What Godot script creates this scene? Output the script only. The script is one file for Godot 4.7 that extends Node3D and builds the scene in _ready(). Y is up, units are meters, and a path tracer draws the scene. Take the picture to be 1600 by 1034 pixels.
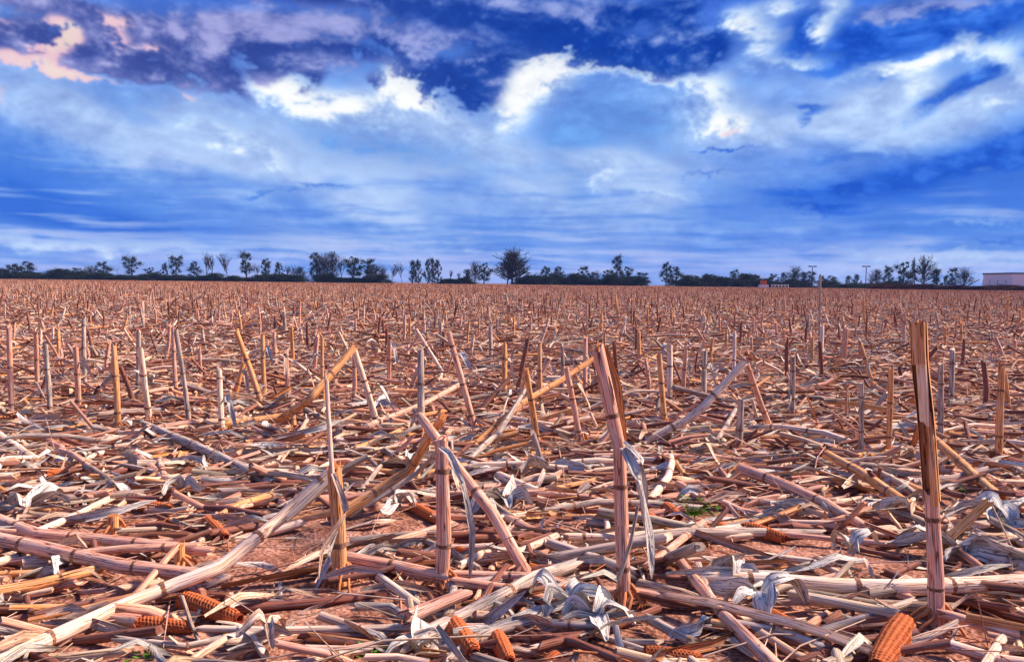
extends Node3D
# A harvested corn field under a broken evening sky, seen from knee height.

const F := 1245.0            # focal length in pixels of the 1600 x 1034 photograph
const EYE := 0.5             # camera height in metres
const EXPOSURE := 6.4
var cam_t: Transform3D
var M := {}
var ground_noise := FastNoiseLite.new()
var clod_noise := FastNoiseLite.new()
var taken := {}
var keepout: Array = []      # [x, z] of the stalks placed by hand


# ---------------------------------------------------------------- mesh builder
class MB:
	var v := PackedVector3Array()
	var n := PackedVector3Array()
	var uv := PackedVector2Array()
	var c := PackedColorArray()
	var idx := PackedInt32Array()

	func add(p: Vector3, nn: Vector3, t: Vector2, col: Color) -> int:
		v.append(p); n.append(nn); uv.append(t); c.append(col)
		return v.size() - 1

	func tri(a: int, b: int, d: int) -> void:
		idx.append(a); idx.append(b); idx.append(d)

	func quad(a: int, b: int, d: int, e: int) -> void:
		tri(a, b, d); tri(a, d, e)

	func flat_tri(a: Vector3, b: Vector3, d: Vector3, col: Color) -> void:
		var nn := (d - a).cross(b - a).normalized()
		var i := add(a, nn, Vector2(0, 0), col)
		add(b, nn, Vector2(1, 0), col); add(d, nn, Vector2(0, 1), col)
		tri(i, i + 1, i + 2)

	func box(lo: Vector3, hi: Vector3, col := Color.WHITE) -> void:
		var p := []
		for k in 8:
			p.append(Vector3(hi.x if k & 1 else lo.x, hi.y if k & 2 else lo.y, hi.z if k & 4 else lo.z))
		for f in [[0, 2, 3, 1, 0, 0, -1], [4, 5, 7, 6, 0, 0, 1], [0, 4, 6, 2, -1, 0, 0], [1, 3, 7, 5, 1, 0, 0], [2, 6, 7, 3, 0, 1, 0], [0, 1, 5, 4, 0, -1, 0]]:
			var nn := Vector3(f[4], f[5], f[6])
			var i := add(p[f[0]], nn, Vector2(0, 0), col)
			add(p[f[1]], nn, Vector2(0, 1), col); add(p[f[2]], nn, Vector2(1, 1), col); add(p[f[3]], nn, Vector2(1, 0), col)
			quad(i, i + 3, i + 2, i + 1)

	func mesh() -> ArrayMesh:
		var a := []
		a.resize(Mesh.ARRAY_MAX)
		a[Mesh.ARRAY_VERTEX] = v; a[Mesh.ARRAY_NORMAL] = n; a[Mesh.ARRAY_TEX_UV] = uv; a[Mesh.ARRAY_COLOR] = c; a[Mesh.ARRAY_INDEX] = idx
		var m := ArrayMesh.new()
		m.add_surface_from_arrays(Mesh.PRIMITIVE_TRIANGLES, a)
		return m


# ---------------------------------------------------------------- pixels to places
func ray(px: float, py: float) -> Vector3:
	return cam_t.basis * Vector3((px - 800.0) / F, -(py - 517.0) / F, -1.0)

func on_plane(px: float, py: float, h: float) -> Vector3:      # the point of height h that this pixel looks at
	var d := ray(px, py)
	return cam_t.origin + d * ((h - EYE) / d.y)

func at_depth(px: float, py: float, z: float) -> Vector3:
	var d := ray(px, py)
	return cam_t.origin + d * (z / -d.z)

func horizon_y(px: float) -> float:
	return 434.0 + 18.0 * px / 1600.0

func gh(x: float, z: float) -> float:
	var far := 1.0 - smoothstep(12.0, 40.0, Vector2(x, z).length())
	if far <= 0.0:
		return 0.0
	return far * (0.010 * ground_noise.get_noise_2d(x, z) + 0.007 * clod_noise.get_noise_2d(x, z)) - 0.004

func rng_of(s: int) -> RandomNumberGenerator:
	var r := RandomNumberGenerator.new()
	r.seed = s
	return r


# ---------------------------------------------------------------- scene graph helpers
func numbered(called: String) -> String:
	var k: int = taken.get(called, 0)
	taken[called] = k + 1
	return called if k == 0 else "%s_%03d" % [called, k]

func tag(o: Node, label: String, category: String, group := "", kind := "") -> Node:
	if label: o.set_meta("label", label)
	if category: o.set_meta("category", category)
	if group: o.set_meta("group", group)
	if kind: o.set_meta("kind", kind)
	return o

func thing(called: String, label: String, category: String, at := Vector3.ZERO, group := "") -> Node3D:
	var o := Node3D.new()
	o.name = numbered(called)
	add_child(o)
	o.position = at
	tag(o, label, category, group)
	return o

func part(called: String, m: Mesh, mat: Material, parent: Node3D, at := Vector3.ZERO) -> MeshInstance3D:
	var o := MeshInstance3D.new()
	o.name = called
	o.mesh = m
	o.material_override = mat
	o.position = at
	parent.add_child(o, true)
	return o

func structure(called: String, m: Mesh, mat: Material, label: String) -> MeshInstance3D:
	var o := part(numbered(called), m, mat, self)
	tag(o, label, called.replace("_", " "), "", "structure")
	return o

func copies(called: String, m: Mesh, mat: Material, parent: Node3D, where: Array, tints: Array) -> void:
	var mm := MultiMesh.new()
	mm.transform_format = MultiMesh.TRANSFORM_3D
	mm.use_colors = true
	mm.mesh = m
	mm.instance_count = where.size()
	for i in where.size():
		mm.set_instance_transform(i, where[i])
		mm.set_instance_color(i, tints[i])
	var o := MultiMeshInstance3D.new()
	o.name = called
	o.multimesh = mm
	o.material_override = mat
	parent.add_child(o, true)
	o.set_meta("kind", "stuff")


# ---------------------------------------------------------------- textures and materials
func noise(s: int, freq: float, oct := 4, gain := 0.5) -> FastNoiseLite:
	var f := FastNoiseLite.new()
	f.seed = s
	f.noise_type = FastNoiseLite.TYPE_SIMPLEX_SMOOTH
	f.frequency = freq
	f.fractal_octaves = oct
	f.fractal_gain = gain
	return f

func srgb(r: int, g: int, b: int) -> Color:
	return Color(r / 255.0, g / 255.0, b / 255.0)

# rind of a dry stalk: fibres along v, bleached and mouldy patches, dark cracks
func stalk_texture(s: int, base: Color, light: Color, dark: Color, grey: Color, weather: float) -> ImageTexture:
	var w := 128
	var h := 512
	var fib := noise(s, 1.0, 2)
	var patch := noise(s + 5, 1.0, 4)
	var crack := noise(s + 9, 1.0, 2)
	var bytes := PackedByteArray()
	bytes.resize(w * h * 3)
	for y in h:
		for x in w:
			var a := TAU * x / w
			var cx := cos(a)
			var cz := sin(a)
			var f := fib.get_noise_3d(cx * 6.5, y * 0.006, cz * 6.5)
			var p := patch.get_noise_3d(cx * 0.9, y * 0.011, cz * 0.9 + 7.0)
			var k := crack.get_noise_3d(cx * 8.0, y * 0.0065, cz * 8.0)
			var q := patch.get_noise_3d(cx * 2.6 + 30.0, y * 0.022, cz * 2.6)
			var c := base.lerp(light, clampf(0.5 + 1.3 * f, 0.0, 1.0))
			c = c.lerp(grey, clampf((p + weather) * 2.6, 0.0, 0.9))
			c = c.lerp(dark, clampf((k - 0.22) * 3.2, 0.0, 0.8))
			c = c.lerp(dark, clampf((q - 0.30) * 4.0, 0.0, 0.75))
			var o := (y * w + x) * 3
			bytes[o] = int(clampf(c.r, 0, 1) * 255); bytes[o + 1] = int(clampf(c.g, 0, 1) * 255); bytes[o + 2] = int(clampf(c.b, 0, 1) * 255)
	return ImageTexture.create_from_image(Image.create_from_data(w, h, false, Image.FORMAT_RGB8, bytes))

func leaf_texture(s: int, base: Color, light: Color, dark: Color) -> ImageTexture:
	var w := 64
	var h := 256
	var vein := noise(s, 1.0, 2)
	var patch := noise(s + 3, 1.0, 4)
	var bytes := PackedByteArray()
	bytes.resize(w * h * 3)
	for y in h:
		for x in w:
			var f := vein.get_noise_2d(x * 0.30, y * 0.008)
			var p := patch.get_noise_2d(x * 0.03, y * 0.02)
			var k := patch.get_noise_2d(x * 0.12 + 50.0, y * 0.10)
			var c := base.lerp(light, clampf(0.5 + 1.4 * f + p, 0.0, 1.0))
			c = c.lerp(dark, clampf((-f - 0.18) * 2.6, 0.0, 0.75))
			c = c.lerp(dark, clampf((k - 0.33) * 4.0, 0.0, 0.7))
			var o := (y * w + x) * 3
			bytes[o] = int(clampf(c.r, 0, 1) * 255); bytes[o + 1] = int(clampf(c.g, 0, 1) * 255); bytes[o + 2] = int(clampf(c.b, 0, 1) * 255)
	return ImageTexture.create_from_image(Image.create_from_data(w, h, false, Image.FORMAT_RGB8, bytes))

func soil_texture(s: int, heights: bool) -> ImageTexture:
	var w := 512
	var fine := noise(s, 0.11, 4)
	var broad := noise(s + 2, 0.012, 4)
	var crumb := noise(s + 4, 0.045, 3)
	crumb.noise_type = FastNoiseLite.TYPE_CELLULAR
	var a := fine.get_seamless_image(w, w)
	var b := broad.get_seamless_image(w, w)
	var d := crumb.get_seamless_image(w, w)
	var im := Image.create_empty(w, w, false, Image.FORMAT_RGB8)
	for y in w:
		for x in w:
			var f := a.get_pixel(x, y).r
			var g := b.get_pixel(x, y).r
			var k := d.get_pixel(x, y).r
			if heights:
				var hh := clampf(0.45 * k + 0.35 * f + 0.3 * g, 0, 1)
				im.set_pixel(x, y, Color(hh, hh, hh))
			else:
				var c := srgb(114, 74, 60).lerp(srgb(184, 138, 118), clampf(g * 1.5 - 0.25, 0, 1))
				c = c.lerp(srgb(206, 168, 148), clampf((f - 0.55) * 2.0, 0, 0.6))
				c = c.lerp(srgb(66, 34, 26), clampf((0.42 - f) * 3.0, 0, 0.7))
				im.set_pixel(x, y, c)
	return ImageTexture.create_from_image(im)

func plain(col: Color, rough := 0.9) -> StandardMaterial3D:
	var m := StandardMaterial3D.new()
	m.albedo_color = col
	m.roughness = rough
	m.metallic_specular = 0.25
	m.vertex_color_use_as_albedo = true
	return m

func textured(t: Texture2D, rough := 0.7) -> StandardMaterial3D:
	var m := plain(Color.WHITE, rough)
	m.albedo_texture = t
	m.heightmap_enabled = true
	m.heightmap_texture = t
	m.heightmap_scale = 0.12
	return m

func make_materials() -> void:
	M.gold = textured(stalk_texture(11, srgb(208, 138, 84), srgb(238, 184, 126), srgb(84, 40, 20), srgb(216, 174, 146), -0.04))
	M.pink = textured(stalk_texture(23, srgb(212, 146, 118), srgb(244, 200, 176), srgb(88, 40, 28), srgb(206, 182, 168), -0.02))
	M.pale = textured(stalk_texture(37, srgb(232, 196, 164), srgb(250, 230, 208), srgb(112, 66, 46), srgb(222, 208, 196), 0.02))
	M.grey = textured(stalk_texture(53, srgb(182, 156, 138), srgb(214, 200, 188), srgb(50, 34, 28), srgb(158, 150, 142), 0.10))
	M.leaf_grey = textured(leaf_texture(61, srgb(178, 174, 168), srgb(222, 219, 213), srgb(70, 66, 66)), 0.75)
	M.leaf_tan = textured(leaf_texture(67, srgb(206, 172, 146), srgb(236, 214, 194), srgb(104, 60, 44)), 0.75)
	for k in ["leaf_grey", "leaf_tan"]:
		M[k].backlight_enabled = true
		M[k].backlight = Color(0.25, 0.22, 0.2)
	M.node = textured(stalk_texture(83, srgb(128, 86, 64), srgb(176, 130, 100), srgb(52, 28, 20), srgb(120, 104, 98), 0.0))
	M.pith = textured(stalk_texture(91, srgb(236, 204, 164), srgb(248, 226, 194), srgb(176, 126, 86), srgb(236, 214, 190), 0.0))
	M.root = textured(stalk_texture(71, srgb(198, 118, 72), srgb(226, 158, 108), srgb(90, 38, 22), srgb(190, 130, 96), -0.1))
	M.brown = textured(stalk_texture(97, srgb(124, 78, 66), srgb(164, 114, 98), srgb(56, 27, 24), srgb(134, 110, 104), -0.05))
	M.cob = plain(srgb(186, 108, 70), 0.95)
	M.cob_core = plain(srgb(120, 52, 34), 0.95)
	M.weed = plain(srgb(78, 124, 34), 0.7)
	M.bark = plain(srgb(52, 47, 44), 0.95)
	M.crown = plain(srgb(42, 52, 40), 0.9)
	M.crown_green = plain(srgb(44, 66, 40), 0.9)
	M.brush = plain(srgb(74, 44, 44), 0.95)
	M.wall = plain(srgb(214, 214, 220), 0.8)
	M.roof = plain(srgb(52, 56, 70), 0.8)
	M.metal = plain(srgb(58, 60, 70), 0.6)
	M.rust = plain(srgb(196, 104, 52), 0.8)
	M.verge = plain(srgb(86, 74, 50), 0.95)
	var soil := StandardMaterial3D.new()
	soil.albedo_texture = soil_texture(5, false)
	soil.heightmap_enabled = true
	soil.heightmap_texture = soil_texture(5, true)
	soil.heightmap_scale = 0.9
	soil.roughness = 0.95
	soil.metallic_specular = 0.2
	soil.uv1_triplanar = true
	soil.uv1_world_triplanar = true
	soil.uv1_scale = Vector3(1.7, 1.7, 1.7)
	M.soil = soil


# ---------------------------------------------------------------- sky
var n_warp := noise(101, 0.055, 3)
var n_warp2 := noise(102, 0.055, 3)
var n_mid := noise(103, 0.16, 5, 0.58)
var n_fine := noise(104, 0.42, 5, 0.66)
var n_streak := noise(105, 1.0, 4)
var n_veil := noise(106, 0.05, 4)

func blob_list(px: Array) -> PackedFloat32Array:     # photo pixels -> azimuth, elevation and spread in degrees
	var out := PackedFloat32Array()
	for b in px:
		var d := ray(b[0], b[1]).normalized()
		var t := deg_to_rad(-float(b[4]))
		out.append_array([rad_to_deg(atan2(d.x, -d.z)), rad_to_deg(asin(d.y)), b[2] * 0.045, b[3] * 0.045, cos(t), sin(t), b[5]])
	return out

func blobs(l: PackedFloat32Array, az: float, el: float) -> float:
	var s := 0.0
	var i := 0
	while i < l.size():
		var x := az - l[i]
		var y := el - l[i + 1]
		if absf(x) < 18.0:
			var a := (x * l[i + 4] + y * l[i + 5]) / l[i + 2]
			var b := (y * l[i + 4] - x * l[i + 5]) / l[i + 3]
			var q := a * a + b * b
			if q < 7.0:
				s += l[i + 6] * exp(-q)
		i += 7
	return s

var b_dark: PackedFloat32Array
var b_white: PackedFloat32Array
var b_pink: PackedFloat32Array
var b_mid: PackedFloat32Array
var b_blue: PackedFloat32Array
var b_veil: PackedFloat32Array
var b_deep: PackedFloat32Array
var b_violet: PackedFloat32Array

func make_sky_lists() -> void:
	b_dark = blob_list([[40, 66, 70, 20, 0, 1.1], [100, 14, 110, 16, 8, .9], [150, 92, 70, 14, 4, .8], [215, 105, 55, 22, 10, .9], [300, 92, 60, 22, 25, .8], [345, 112, 50, 16, 35, .7], [395, 82, 45, 24, 20, 1.1], [425, 92, 40, 16, 0, 1.0],
		[560, 3, 140, 12, 2, 1.2], [650, 18, 50, 22, 0, .9], [695, 32, 60, 14, 0, 1.0], [770, 20, 70, 18, 0, .9], [530, 84, 60, 9, 2, .9], [490, 116, 16, 26, 0, .9], [590, 70, 30, 9, 12, .9], [585, 130, 14, 14, 0, .6],
		[655, 100, 40, 22, 25, .9], [735, 142, 52, 30, 0, 1.3], [700, 118, 55, 18, 0, 1.0], [770, 108, 40, 22, -20, .8], [790, 66, 60, 20, 0, .9], [860, 55, 80, 16, 0, .9], [960, 80, 110, 22, 2, 1.3], [870, 66, 60, 12, 0, .9], [1000, 92, 40, 16, 0, .9], [1090, 72, 50, 24, 0, 1.2], [1045, 98, 20, 18, 0, .8], [980, 26, 60, 16, 0, .9], [1060, 22, 26, 30, 0, .9]])
	b_violet = blob_list([[480, 45, 150, 26, -3, 1.0], [330, 40, 160, 36, 0, .7], [720, 62, 120, 18, 0, .7], [900, 22, 110, 18, 0, .8], [200, 60, 100, 24, 10, .5], [60, 40, 60, 22, 0, .5], [540, 100, 80, 24, 0, .5], [770, 90, 60, 12, 0, .6], [300, 115, 90, 22, 20, .5], [1400, 18, 90, 16, 0, .7], [1500, 10, 80, 12, 0, .6]])
	b_white = blob_list([[822, 112, 60, 34, 10, 1.3], [800, 160, 46, 42, 0, 1.2], [855, 105, 40, 24, 20, 1.0], [622, 128, 34, 38, 0, 1.2], [655, 152, 50, 20, 25, 1.0], [440, 122, 46, 24, 15, .9], [500, 160, 90, 22, 10, .7], [560, 158, 60, 22, 0, .7], [920, 98, 60, 12, 8, .9], [1010, 112, 90, 12, 6, .8],
		[1110, 145, 40, 40, 40, .9], [1140, 192, 42, 20, -10, 1.2], [1150, 35, 26, 24, 40, .9], [1190, 62, 34, 30, 30, .8], [1282, 50, 22, 18, 0, 1.0], [1300, 14, 34, 16, 0, .9], [1215, 12, 34, 14, 0, .8], [1440, 98, 120, 9, -6, .8], [1440, 130, 40, 22, 10, .8], [1580, 90, 30, 18, 0, .6], [945, 262, 44, 30, 20, .7], [1040, 302, 50, 8, 10, .6], [1240, 96, 70, 10, 0, .6], [1590, 128, 30, 20, 0, .7], [1560, 158, 40, 16, -10, .5],
		[350, 214, 80, 22, 28, .7], [430, 250, 46, 18, 30, .6], [540, 190, 120, 20, 10, .5], [1470, 98, 10, 10, 0, .5], [1500, 70, 16, 10, 30, .6], [1500, 398, 170, 9, 0, .55], [150, 378, 230, 8, 2, .5], [1530, 345, 90, 5, 0, .4], [1330, 390, 60, 4, 0, .3]])
	b_pink = blob_list([[40, 94, 40, 10, 4, 1.2], [98, 44, 18, 14, 0, 1.2], [118, 64, 18, 14, 0, 1.2], [96, 78, 16, 12, -30, 1.2], [104, 116, 24, 14, 0, 1.3], [150, 126, 36, 7, 6, .8], [278, 150, 28, 8, 4, .8], [185, 30, 30, 8, 5, .8], [190, 58, 14, 22, -40, .7], [240, 74, 16, 7, 10, .7], [8, 145, 18, 14, 30, .6], [12, 30, 24, 20, 0, .5], [1140, 204, 16, 6, 0, .7]])
	b_mid = blob_list([[900, 200, 40, 30, 0, .9], [960, 165, 70, 34, 10, .8], [1010, 200, 80, 30, 0, .6], [560, 215, 110, 26, 12, .5], [650, 240, 150, 30, 5, .5], [220, 160, 160, 16, 4, .4], [905, 290, 40, 40, 0, .4]])
	b_blue = blob_list([[1245, 48, 26, 24, 0, 1.1], [1365, 70, 120, 26, -2, 1.4], [1420, 36, 80, 12, -8, .7], [1510, 48, 110, 15, -8, 1.2], [1525, 68, 28, 10, 0, 1.0], [1500, 142, 52, 13, -28, 1.1], [1575, 105, 46, 9, -28, .9], [1262, 168, 30, 7, 12, .8], [1262, 186, 10, 8, 0, .7], [1385, 120, 18, 8, -40, .6], [1540, 262, 120, 18, -10, 1.0], [1440, 268, 100, 14, -6, .9], [1300, 300, 110, 9, 3, 1.0], [1590, 222, 60, 18, -15, .9], [1130, 231, 50, 2.6, -2, .9], [1270, 322, 80, 9, 4, .8], [1330, 250, 80, 10, 0, .6], [1100, 272, 70, 3, -6, .6], [500, 290, 60, 4, -4, .6], [450, 305, 60, 4, -4, .6],
		[1560, 375, 60, 5, 0, .5], [1250, 385, 120, 5, 2, .4]])
	b_veil = blob_list([[330, 225, 300, 55, 14, .9], [600, 190, 260, 50, 8, 1.0], [700, 275, 340, 60, 3, .85], [450, 300, 200, 30, 8, .5], [100, 375, 330, 10, 2, .8], [650, 385, 260, 9, 1, .5], [1480, 405, 200, 12, 0, .8], [1200, 350, 160, 12, 0, .4], [1250, 165, 230, 60, 0, .8], [1300, 220, 170, 40, 0, .5], [160, 190, 160, 40, 0, .6], [1000, 290, 160, 50, 0, .8], [1480, 190, 140, 40, -8, .6], [200, 375, 300, 12, 2, .5]])
	b_deep = blob_list([[-10, 305, 130, 34, 14, .9], [140, 338, 150, 16, 10, .7], [270, 356, 110, 8, 4, .5], [1560, 250, 170, 40, -10, .6], [1300, 300, 160, 20, 2, .5], [60, 240, 120, 50, 20, .35]])

func sky_at(az: float, el: float) -> Color:
	var a := deg_to_rad(az)
	var e2 := maxf(el, 0.0)
	# noise lives on a cylinder round the viewer, so the sky closes behind the camera; overhead clouds spread out
	var R := 57.3 * cos(deg_to_rad(e2)) if el > 25.0 else 57.3 * cos(deg_to_rad(e2 * 0.6))
	var X := sin(a) * R
	var Z := -cos(a) * R
	var w1 := n_warp.get_noise_3d(X, e2 * 1.6, Z)
	var w2 := n_warp2.get_noise_3d(X, e2 * 1.6, Z)
	var m := n_mid.get_noise_3d(X + w1 * 4.0, e2 * 1.9, Z)
	var f := n_fine.get_noise_3d(X + w2 * 3.0, e2 * 1.7, Z)
	var vl := n_veil.get_noise_3d(X, e2 * 2.5, Z)
	var waz := az + w1 * 0.9 + m * 1.1 + f * 0.9
	var wel := e2 + w2 * 0.5 + m * 0.6 + f * 0.6
	var inside := (1.0 - smoothstep(33.0, 40.0, absf(az))) * (1.0 - smoothstep(17.5, 20.5, el))
	# clear air and thin high haze
	var c := srgb(150, 178, 246).lerp(srgb(96, 146, 234), smoothstep(0.5, 5.0, e2))
	c = c.lerp(srgb(112, 158, 238), smoothstep(6.0, 11.0, e2))
	c = c.lerp(srgb(60, 106, 212), smoothstep(13.0, 20.0, e2))
	c = c.lerp(srgb(60, 116, 226), 0.65 * smoothstep(8.0, 26.0, az) * smoothstep(1.5, 5.0, e2) * (1.0 - smoothstep(60.0, 120.0, az)))
	c = c.lerp(srgb(88, 142, 232), clampf(0.25 + 1.3 * vl + 0.5 * m, 0.0, 0.6))
	# veil: soft sheets drawn out in one direction
	var sheet := n_veil.get_noise_3d(X * 1.5 + e2 * 1.3, e2 * 4.0 + az * 0.9, Z * 1.5)
	var v := blobs(b_veil, waz, wel) * (0.95 + 1.2 * vl + 0.9 * sheet) + (1.0 - inside) * clampf(0.35 + vl + 0.6 * sheet, 0.0, 1.0) * 0.7
	c = c.lerp(srgb(180, 206, 249), clampf(v, 0.0, 0.93))
	c = c.lerp(srgb(48, 108, 218), clampf(blobs(b_deep, az + w1, e2 + 0.5 * w2) * (1.0 + 0.4 * vl), 0.0, 0.85))
	c = c.lerp(srgb(98, 148, 226), clampf(blobs(b_mid, waz, wel) * (0.95 + 1.0 * m + 0.4 * f), 0.0, 0.9))
	# streaks along the horizon
	var st := n_streak.get_noise_3d(X * 0.075, e2 * 1.3 + w1 * 0.9 + w2 * 0.5, Z * 0.075)
	var st2 := n_streak.get_noise_3d(X * 0.16 + 40.0, e2 * 2.7 + w2 * 1.3 + m * 0.35, Z * 0.16)
	var low := 1.0 - smoothstep(4.5, 9.5, e2)
	var big := clampf(0.55 + 1.4 * vl, 0.15, 1.0)
	c = c.lerp(srgb(196, 208, 250), low * big * clampf((st + 0.45 * st2 - 0.02) * 1.3, 0.0, 0.6))
	c = c.lerp(srgb(70, 122, 224), low * smoothstep(0.8, 2.2, e2) * clampf((-st - 0.4 * st2 - 0.05) * 1.0, 0.0, 0.5))
	c = c.lerp(srgb(182, 196, 250), (1.0 - smoothstep(0.8, 3.8, e2)) * clampf(0.45 + 0.7 * st2 + 0.7 * st, 0.0, 0.8))
	# clear blue gaps
	var bl := blobs(b_blue, waz, wel)
	bl = smoothstep(0.10, 1.05, bl * (1.0 + 0.9 * m + 0.6 * f))
	c = c.lerp(srgb(18, 78, 200).lerp(srgb(54, 112, 224), clampf(0.5 + f * 1.2 + m, 0.0, 1.0)), clampf(bl, 0.0, 0.9))
	# bright cloud: a soft glow of thin cloud, then the sharp lit heads
	var wh := blobs(b_white, waz, wel) + (1.0 - inside) * smoothstep(7.0, 14.0, e2) * clampf(0.15 + 1.4 * w1, 0.0, 0.8)
	c = c.lerp(srgb(178, 208, 252), clampf(smoothstep(0.05, 0.9, wh * (1.0 + 0.5 * m)) * 0.85, 0.0, 1.0))
	var whm := smoothstep(0.32, 1.25, wh * (1.0 + 0.9 * m + 1.0 * f))
	c = c.lerp(srgb(222, 238, 255).lerp(srgb(252, 254, 255), smoothstep(0.6, 1.2, wh)), whm * 0.95)
	# dark deck
	var dk := blobs(b_dark, waz, wel)
	var vi := blobs(b_violet, waz, wel)
	var deck := (1.0 - inside) * smoothstep(9.0, 17.0, e2) * clampf(0.45 + 1.5 * w2 + 0.5 * m, 0.0, 1.2)
	var both := dk + vi * 0.8 + deck
	var dm := smoothstep(0.12, 0.85, both * (1.0 + 1.0 * m + 0.9 * f))
	var tone := smoothstep(-0.15, 1.15, 0.24 + vi * 0.50 - dk * 0.30 + m * 1.0 + f * 0.85)
	var side := smoothstep(-30.0, 10.0, az)
	var navy := srgb(64, 80, 158).lerp(srgb(14, 62, 166), side)
	var lit := srgb(154, 154, 212).lerp(srgb(132, 148, 214), side)
	c = c.lerp(navy.lerp(lit, tone), dm * 0.95)
	var relief := (0.45 * m + 0.45 * f) * lerpf(0.12, 0.40, smoothstep(5.0, 12.0, e2)) * (1.0 - 0.5 * whm)
	c = Color(clampf(c.r * (1.0 + 1.15 * relief), 0, 1), clampf(c.g * (1.0 + relief), 0, 1), clampf(c.b * (1.0 + 0.55 * relief), 0, 1))
	# last warm light on the cloud edges
	var pk := blobs(b_pink, waz, wel)
	c = c.lerp(srgb(248, 200, 216).lerp(srgb(255, 226, 214), clampf(pk - 0.5, 0.0, 1.0)), smoothstep(0.2, 1.0, pk * (1.0 + 1.2 * m + 1.6 * f)) * 0.9)
	return c

func make_sky() -> Sky:
	make_sky_lists()
	var W := 4096
	var H := 2048
	var small := Image.create_empty(512, 256, false, Image.FORMAT_RGB8)
	for y in 129:
		var el := 90.0 - (y + 0.5) * 180.0 / 256.0
		for x in 512:
			small.set_pixel(x, y, sky_at(wrapf((x + 0.5) * 360.0 / 512.0, -180.0, 180.0), el))
	var below := srgb(120, 100, 96)
	small.fill_rect(Rect2i(0, 129, 512, 127), below)
	small.resize(W, H, Image.INTERPOLATE_BILINEAR)
	var reach := int(42.0 / 360.0 * W)          # the panorama begins straight ahead and runs to the right
	var y0 := int((90.0 - 25.0) / 180.0 * H)
	for y in range(y0, H / 2 + 1):
		var el := 90.0 - (y + 0.5) * 180.0 / H
		for x in range(-reach, reach):
			small.set_pixel(posmod(x, W), y, sky_at((x + 0.5) * 360.0 / W, el))
	var pm := PanoramaSkyMaterial.new()
	pm.panorama = ImageTexture.create_from_image(small)
	var sky := Sky.new()
	sky.sky_material = pm
	return sky


# ---------------------------------------------------------------- tubes, leaves, roots, cobs
func frame_of(t: Vector3) -> Basis:
	var up := Vector3.UP if absf(t.y) < 0.9 else Vector3.RIGHT
	var x := up.cross(t).normalized()
	return Basis(x, t.cross(x).normalized(), t)

# a tapered tube along a polyline; jag is the length of the torn fibres at its ends
func tube(mb: MB, pts: Array, r0: float, r1: float, sides: int, rng: RandomNumberGenerator, jag := Vector2.ZERO, col := Color.WHITE, groove := 0.12, step := 0.03, cap := true) -> void:
	var p := PackedVector3Array()
	for i in pts.size() - 1:
		var a: Vector3 = pts[i]
		var b: Vector3 = pts[i + 1]
		var k := maxi(1, int(a.distance_to(b) / step))
		for j in k:
			p.append(a.lerp(b, float(j) / k))
	p.append(pts[-1])
	var count := p.size()
	var total := 0.0
	for i in count - 1:
		total += p[i].distance_to(p[i + 1])
	var tw := rng.randf() * TAU
	var v0 := rng.randf()
	var run := 0.0
	var first := mb.v.size()
	var prev_x := Vector3.ZERO
	for i in count:
		var t := (p[mini(i + 1, count - 1)] - p[maxi(i - 1, 0)]).normalized()
		var fr := frame_of(t)
		if prev_x != Vector3.ZERO:
			var x := (prev_x - t * prev_x.dot(t)).normalized()
			fr = Basis(x, t.cross(x), t)
		prev_x = fr.x
		if i > 0: run += p[i].distance_to(p[i - 1])
		var share := run / maxf(total, 0.0001)
		var r := lerpf(r0, r1, share) * (1.0 + 0.04 * sin(run * 31.0 + tw))
		for s in sides + 1:
			var a := TAU * s / sides
			var g := 1.0 - groove * exp(-pow((fposmod(a - tw, TAU) - PI) / 0.55, 2.0))
			var dir := fr.x * cos(a) + fr.y * sin(a)
			var off := Vector3.ZERO
			if i == 0 and jag.x > 0.0: off = -t * jag.x * rng.randf() if s < sides else mb.v[first] - (p[0] + (fr.x * cos(0.0)) * r * g)
			if i == count - 1 and jag.y > 0.0:
				off = t * jag.y * rng.randf() * rng.randf() * 1.6
			mb.add(p[i] + dir * r * g + off, dir, Vector2(float(s) / sides, v0 + run * 2.0), col)
	if jag.y > 0.0:   # close the seam of the torn end
		mb.v[mb.v.size() - 1] = mb.v[mb.v.size() - 1 - sides]
	if jag.x > 0.0:
		mb.v[first + sides] = mb.v[first]
	for i in count - 1:
		for s in sides:
			var a := first + i * (sides + 1) + s
			mb.quad(a, a + sides + 1, a + sides + 2, a + 1)
	if cap:
		for e in 2:
			var ri := 0 if e == 0 else count - 1
			var t := (p[1] - p[0]).normalized() if e == 0 else (p[count - 1] - p[count - 2]).normalized()
			var nn := -t if e == 0 else t
			var mid := mb.add(p[ri] - nn * (r0 * 0.4), nn, Vector2(0.5, 0.3), col)
			var ring := mb.v.size()
			for s in sides + 1:
				mb.add(mb.v[first + ri * (sides + 1) + s], nn, Vector2(0.5, 0.5), col)
			for s in sides:
				if e == 0: mb.tri(mid, ring + s, ring + s + 1)
				else: mb.tri(mid, ring + s + 1, ring + s)

func point_along(pts: Array, dist: float) -> Array:    # [place, direction]
	for i in pts.size() - 1:
		var d: float = pts[i].distance_to(pts[i + 1])
		if dist <= d or i == pts.size() - 2:
			return [pts[i].lerp(pts[i + 1], clampf(dist / d, 0.0, 1.0)), (pts[i + 1] - pts[i]).normalized()]
		dist -= d
	return [pts[0], Vector3.UP]

func path_length(pts: Array) -> float:
	var s := 0.0
	for i in pts.size() - 1:
		s += pts[i].distance_to(pts[i + 1])
	return s

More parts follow.
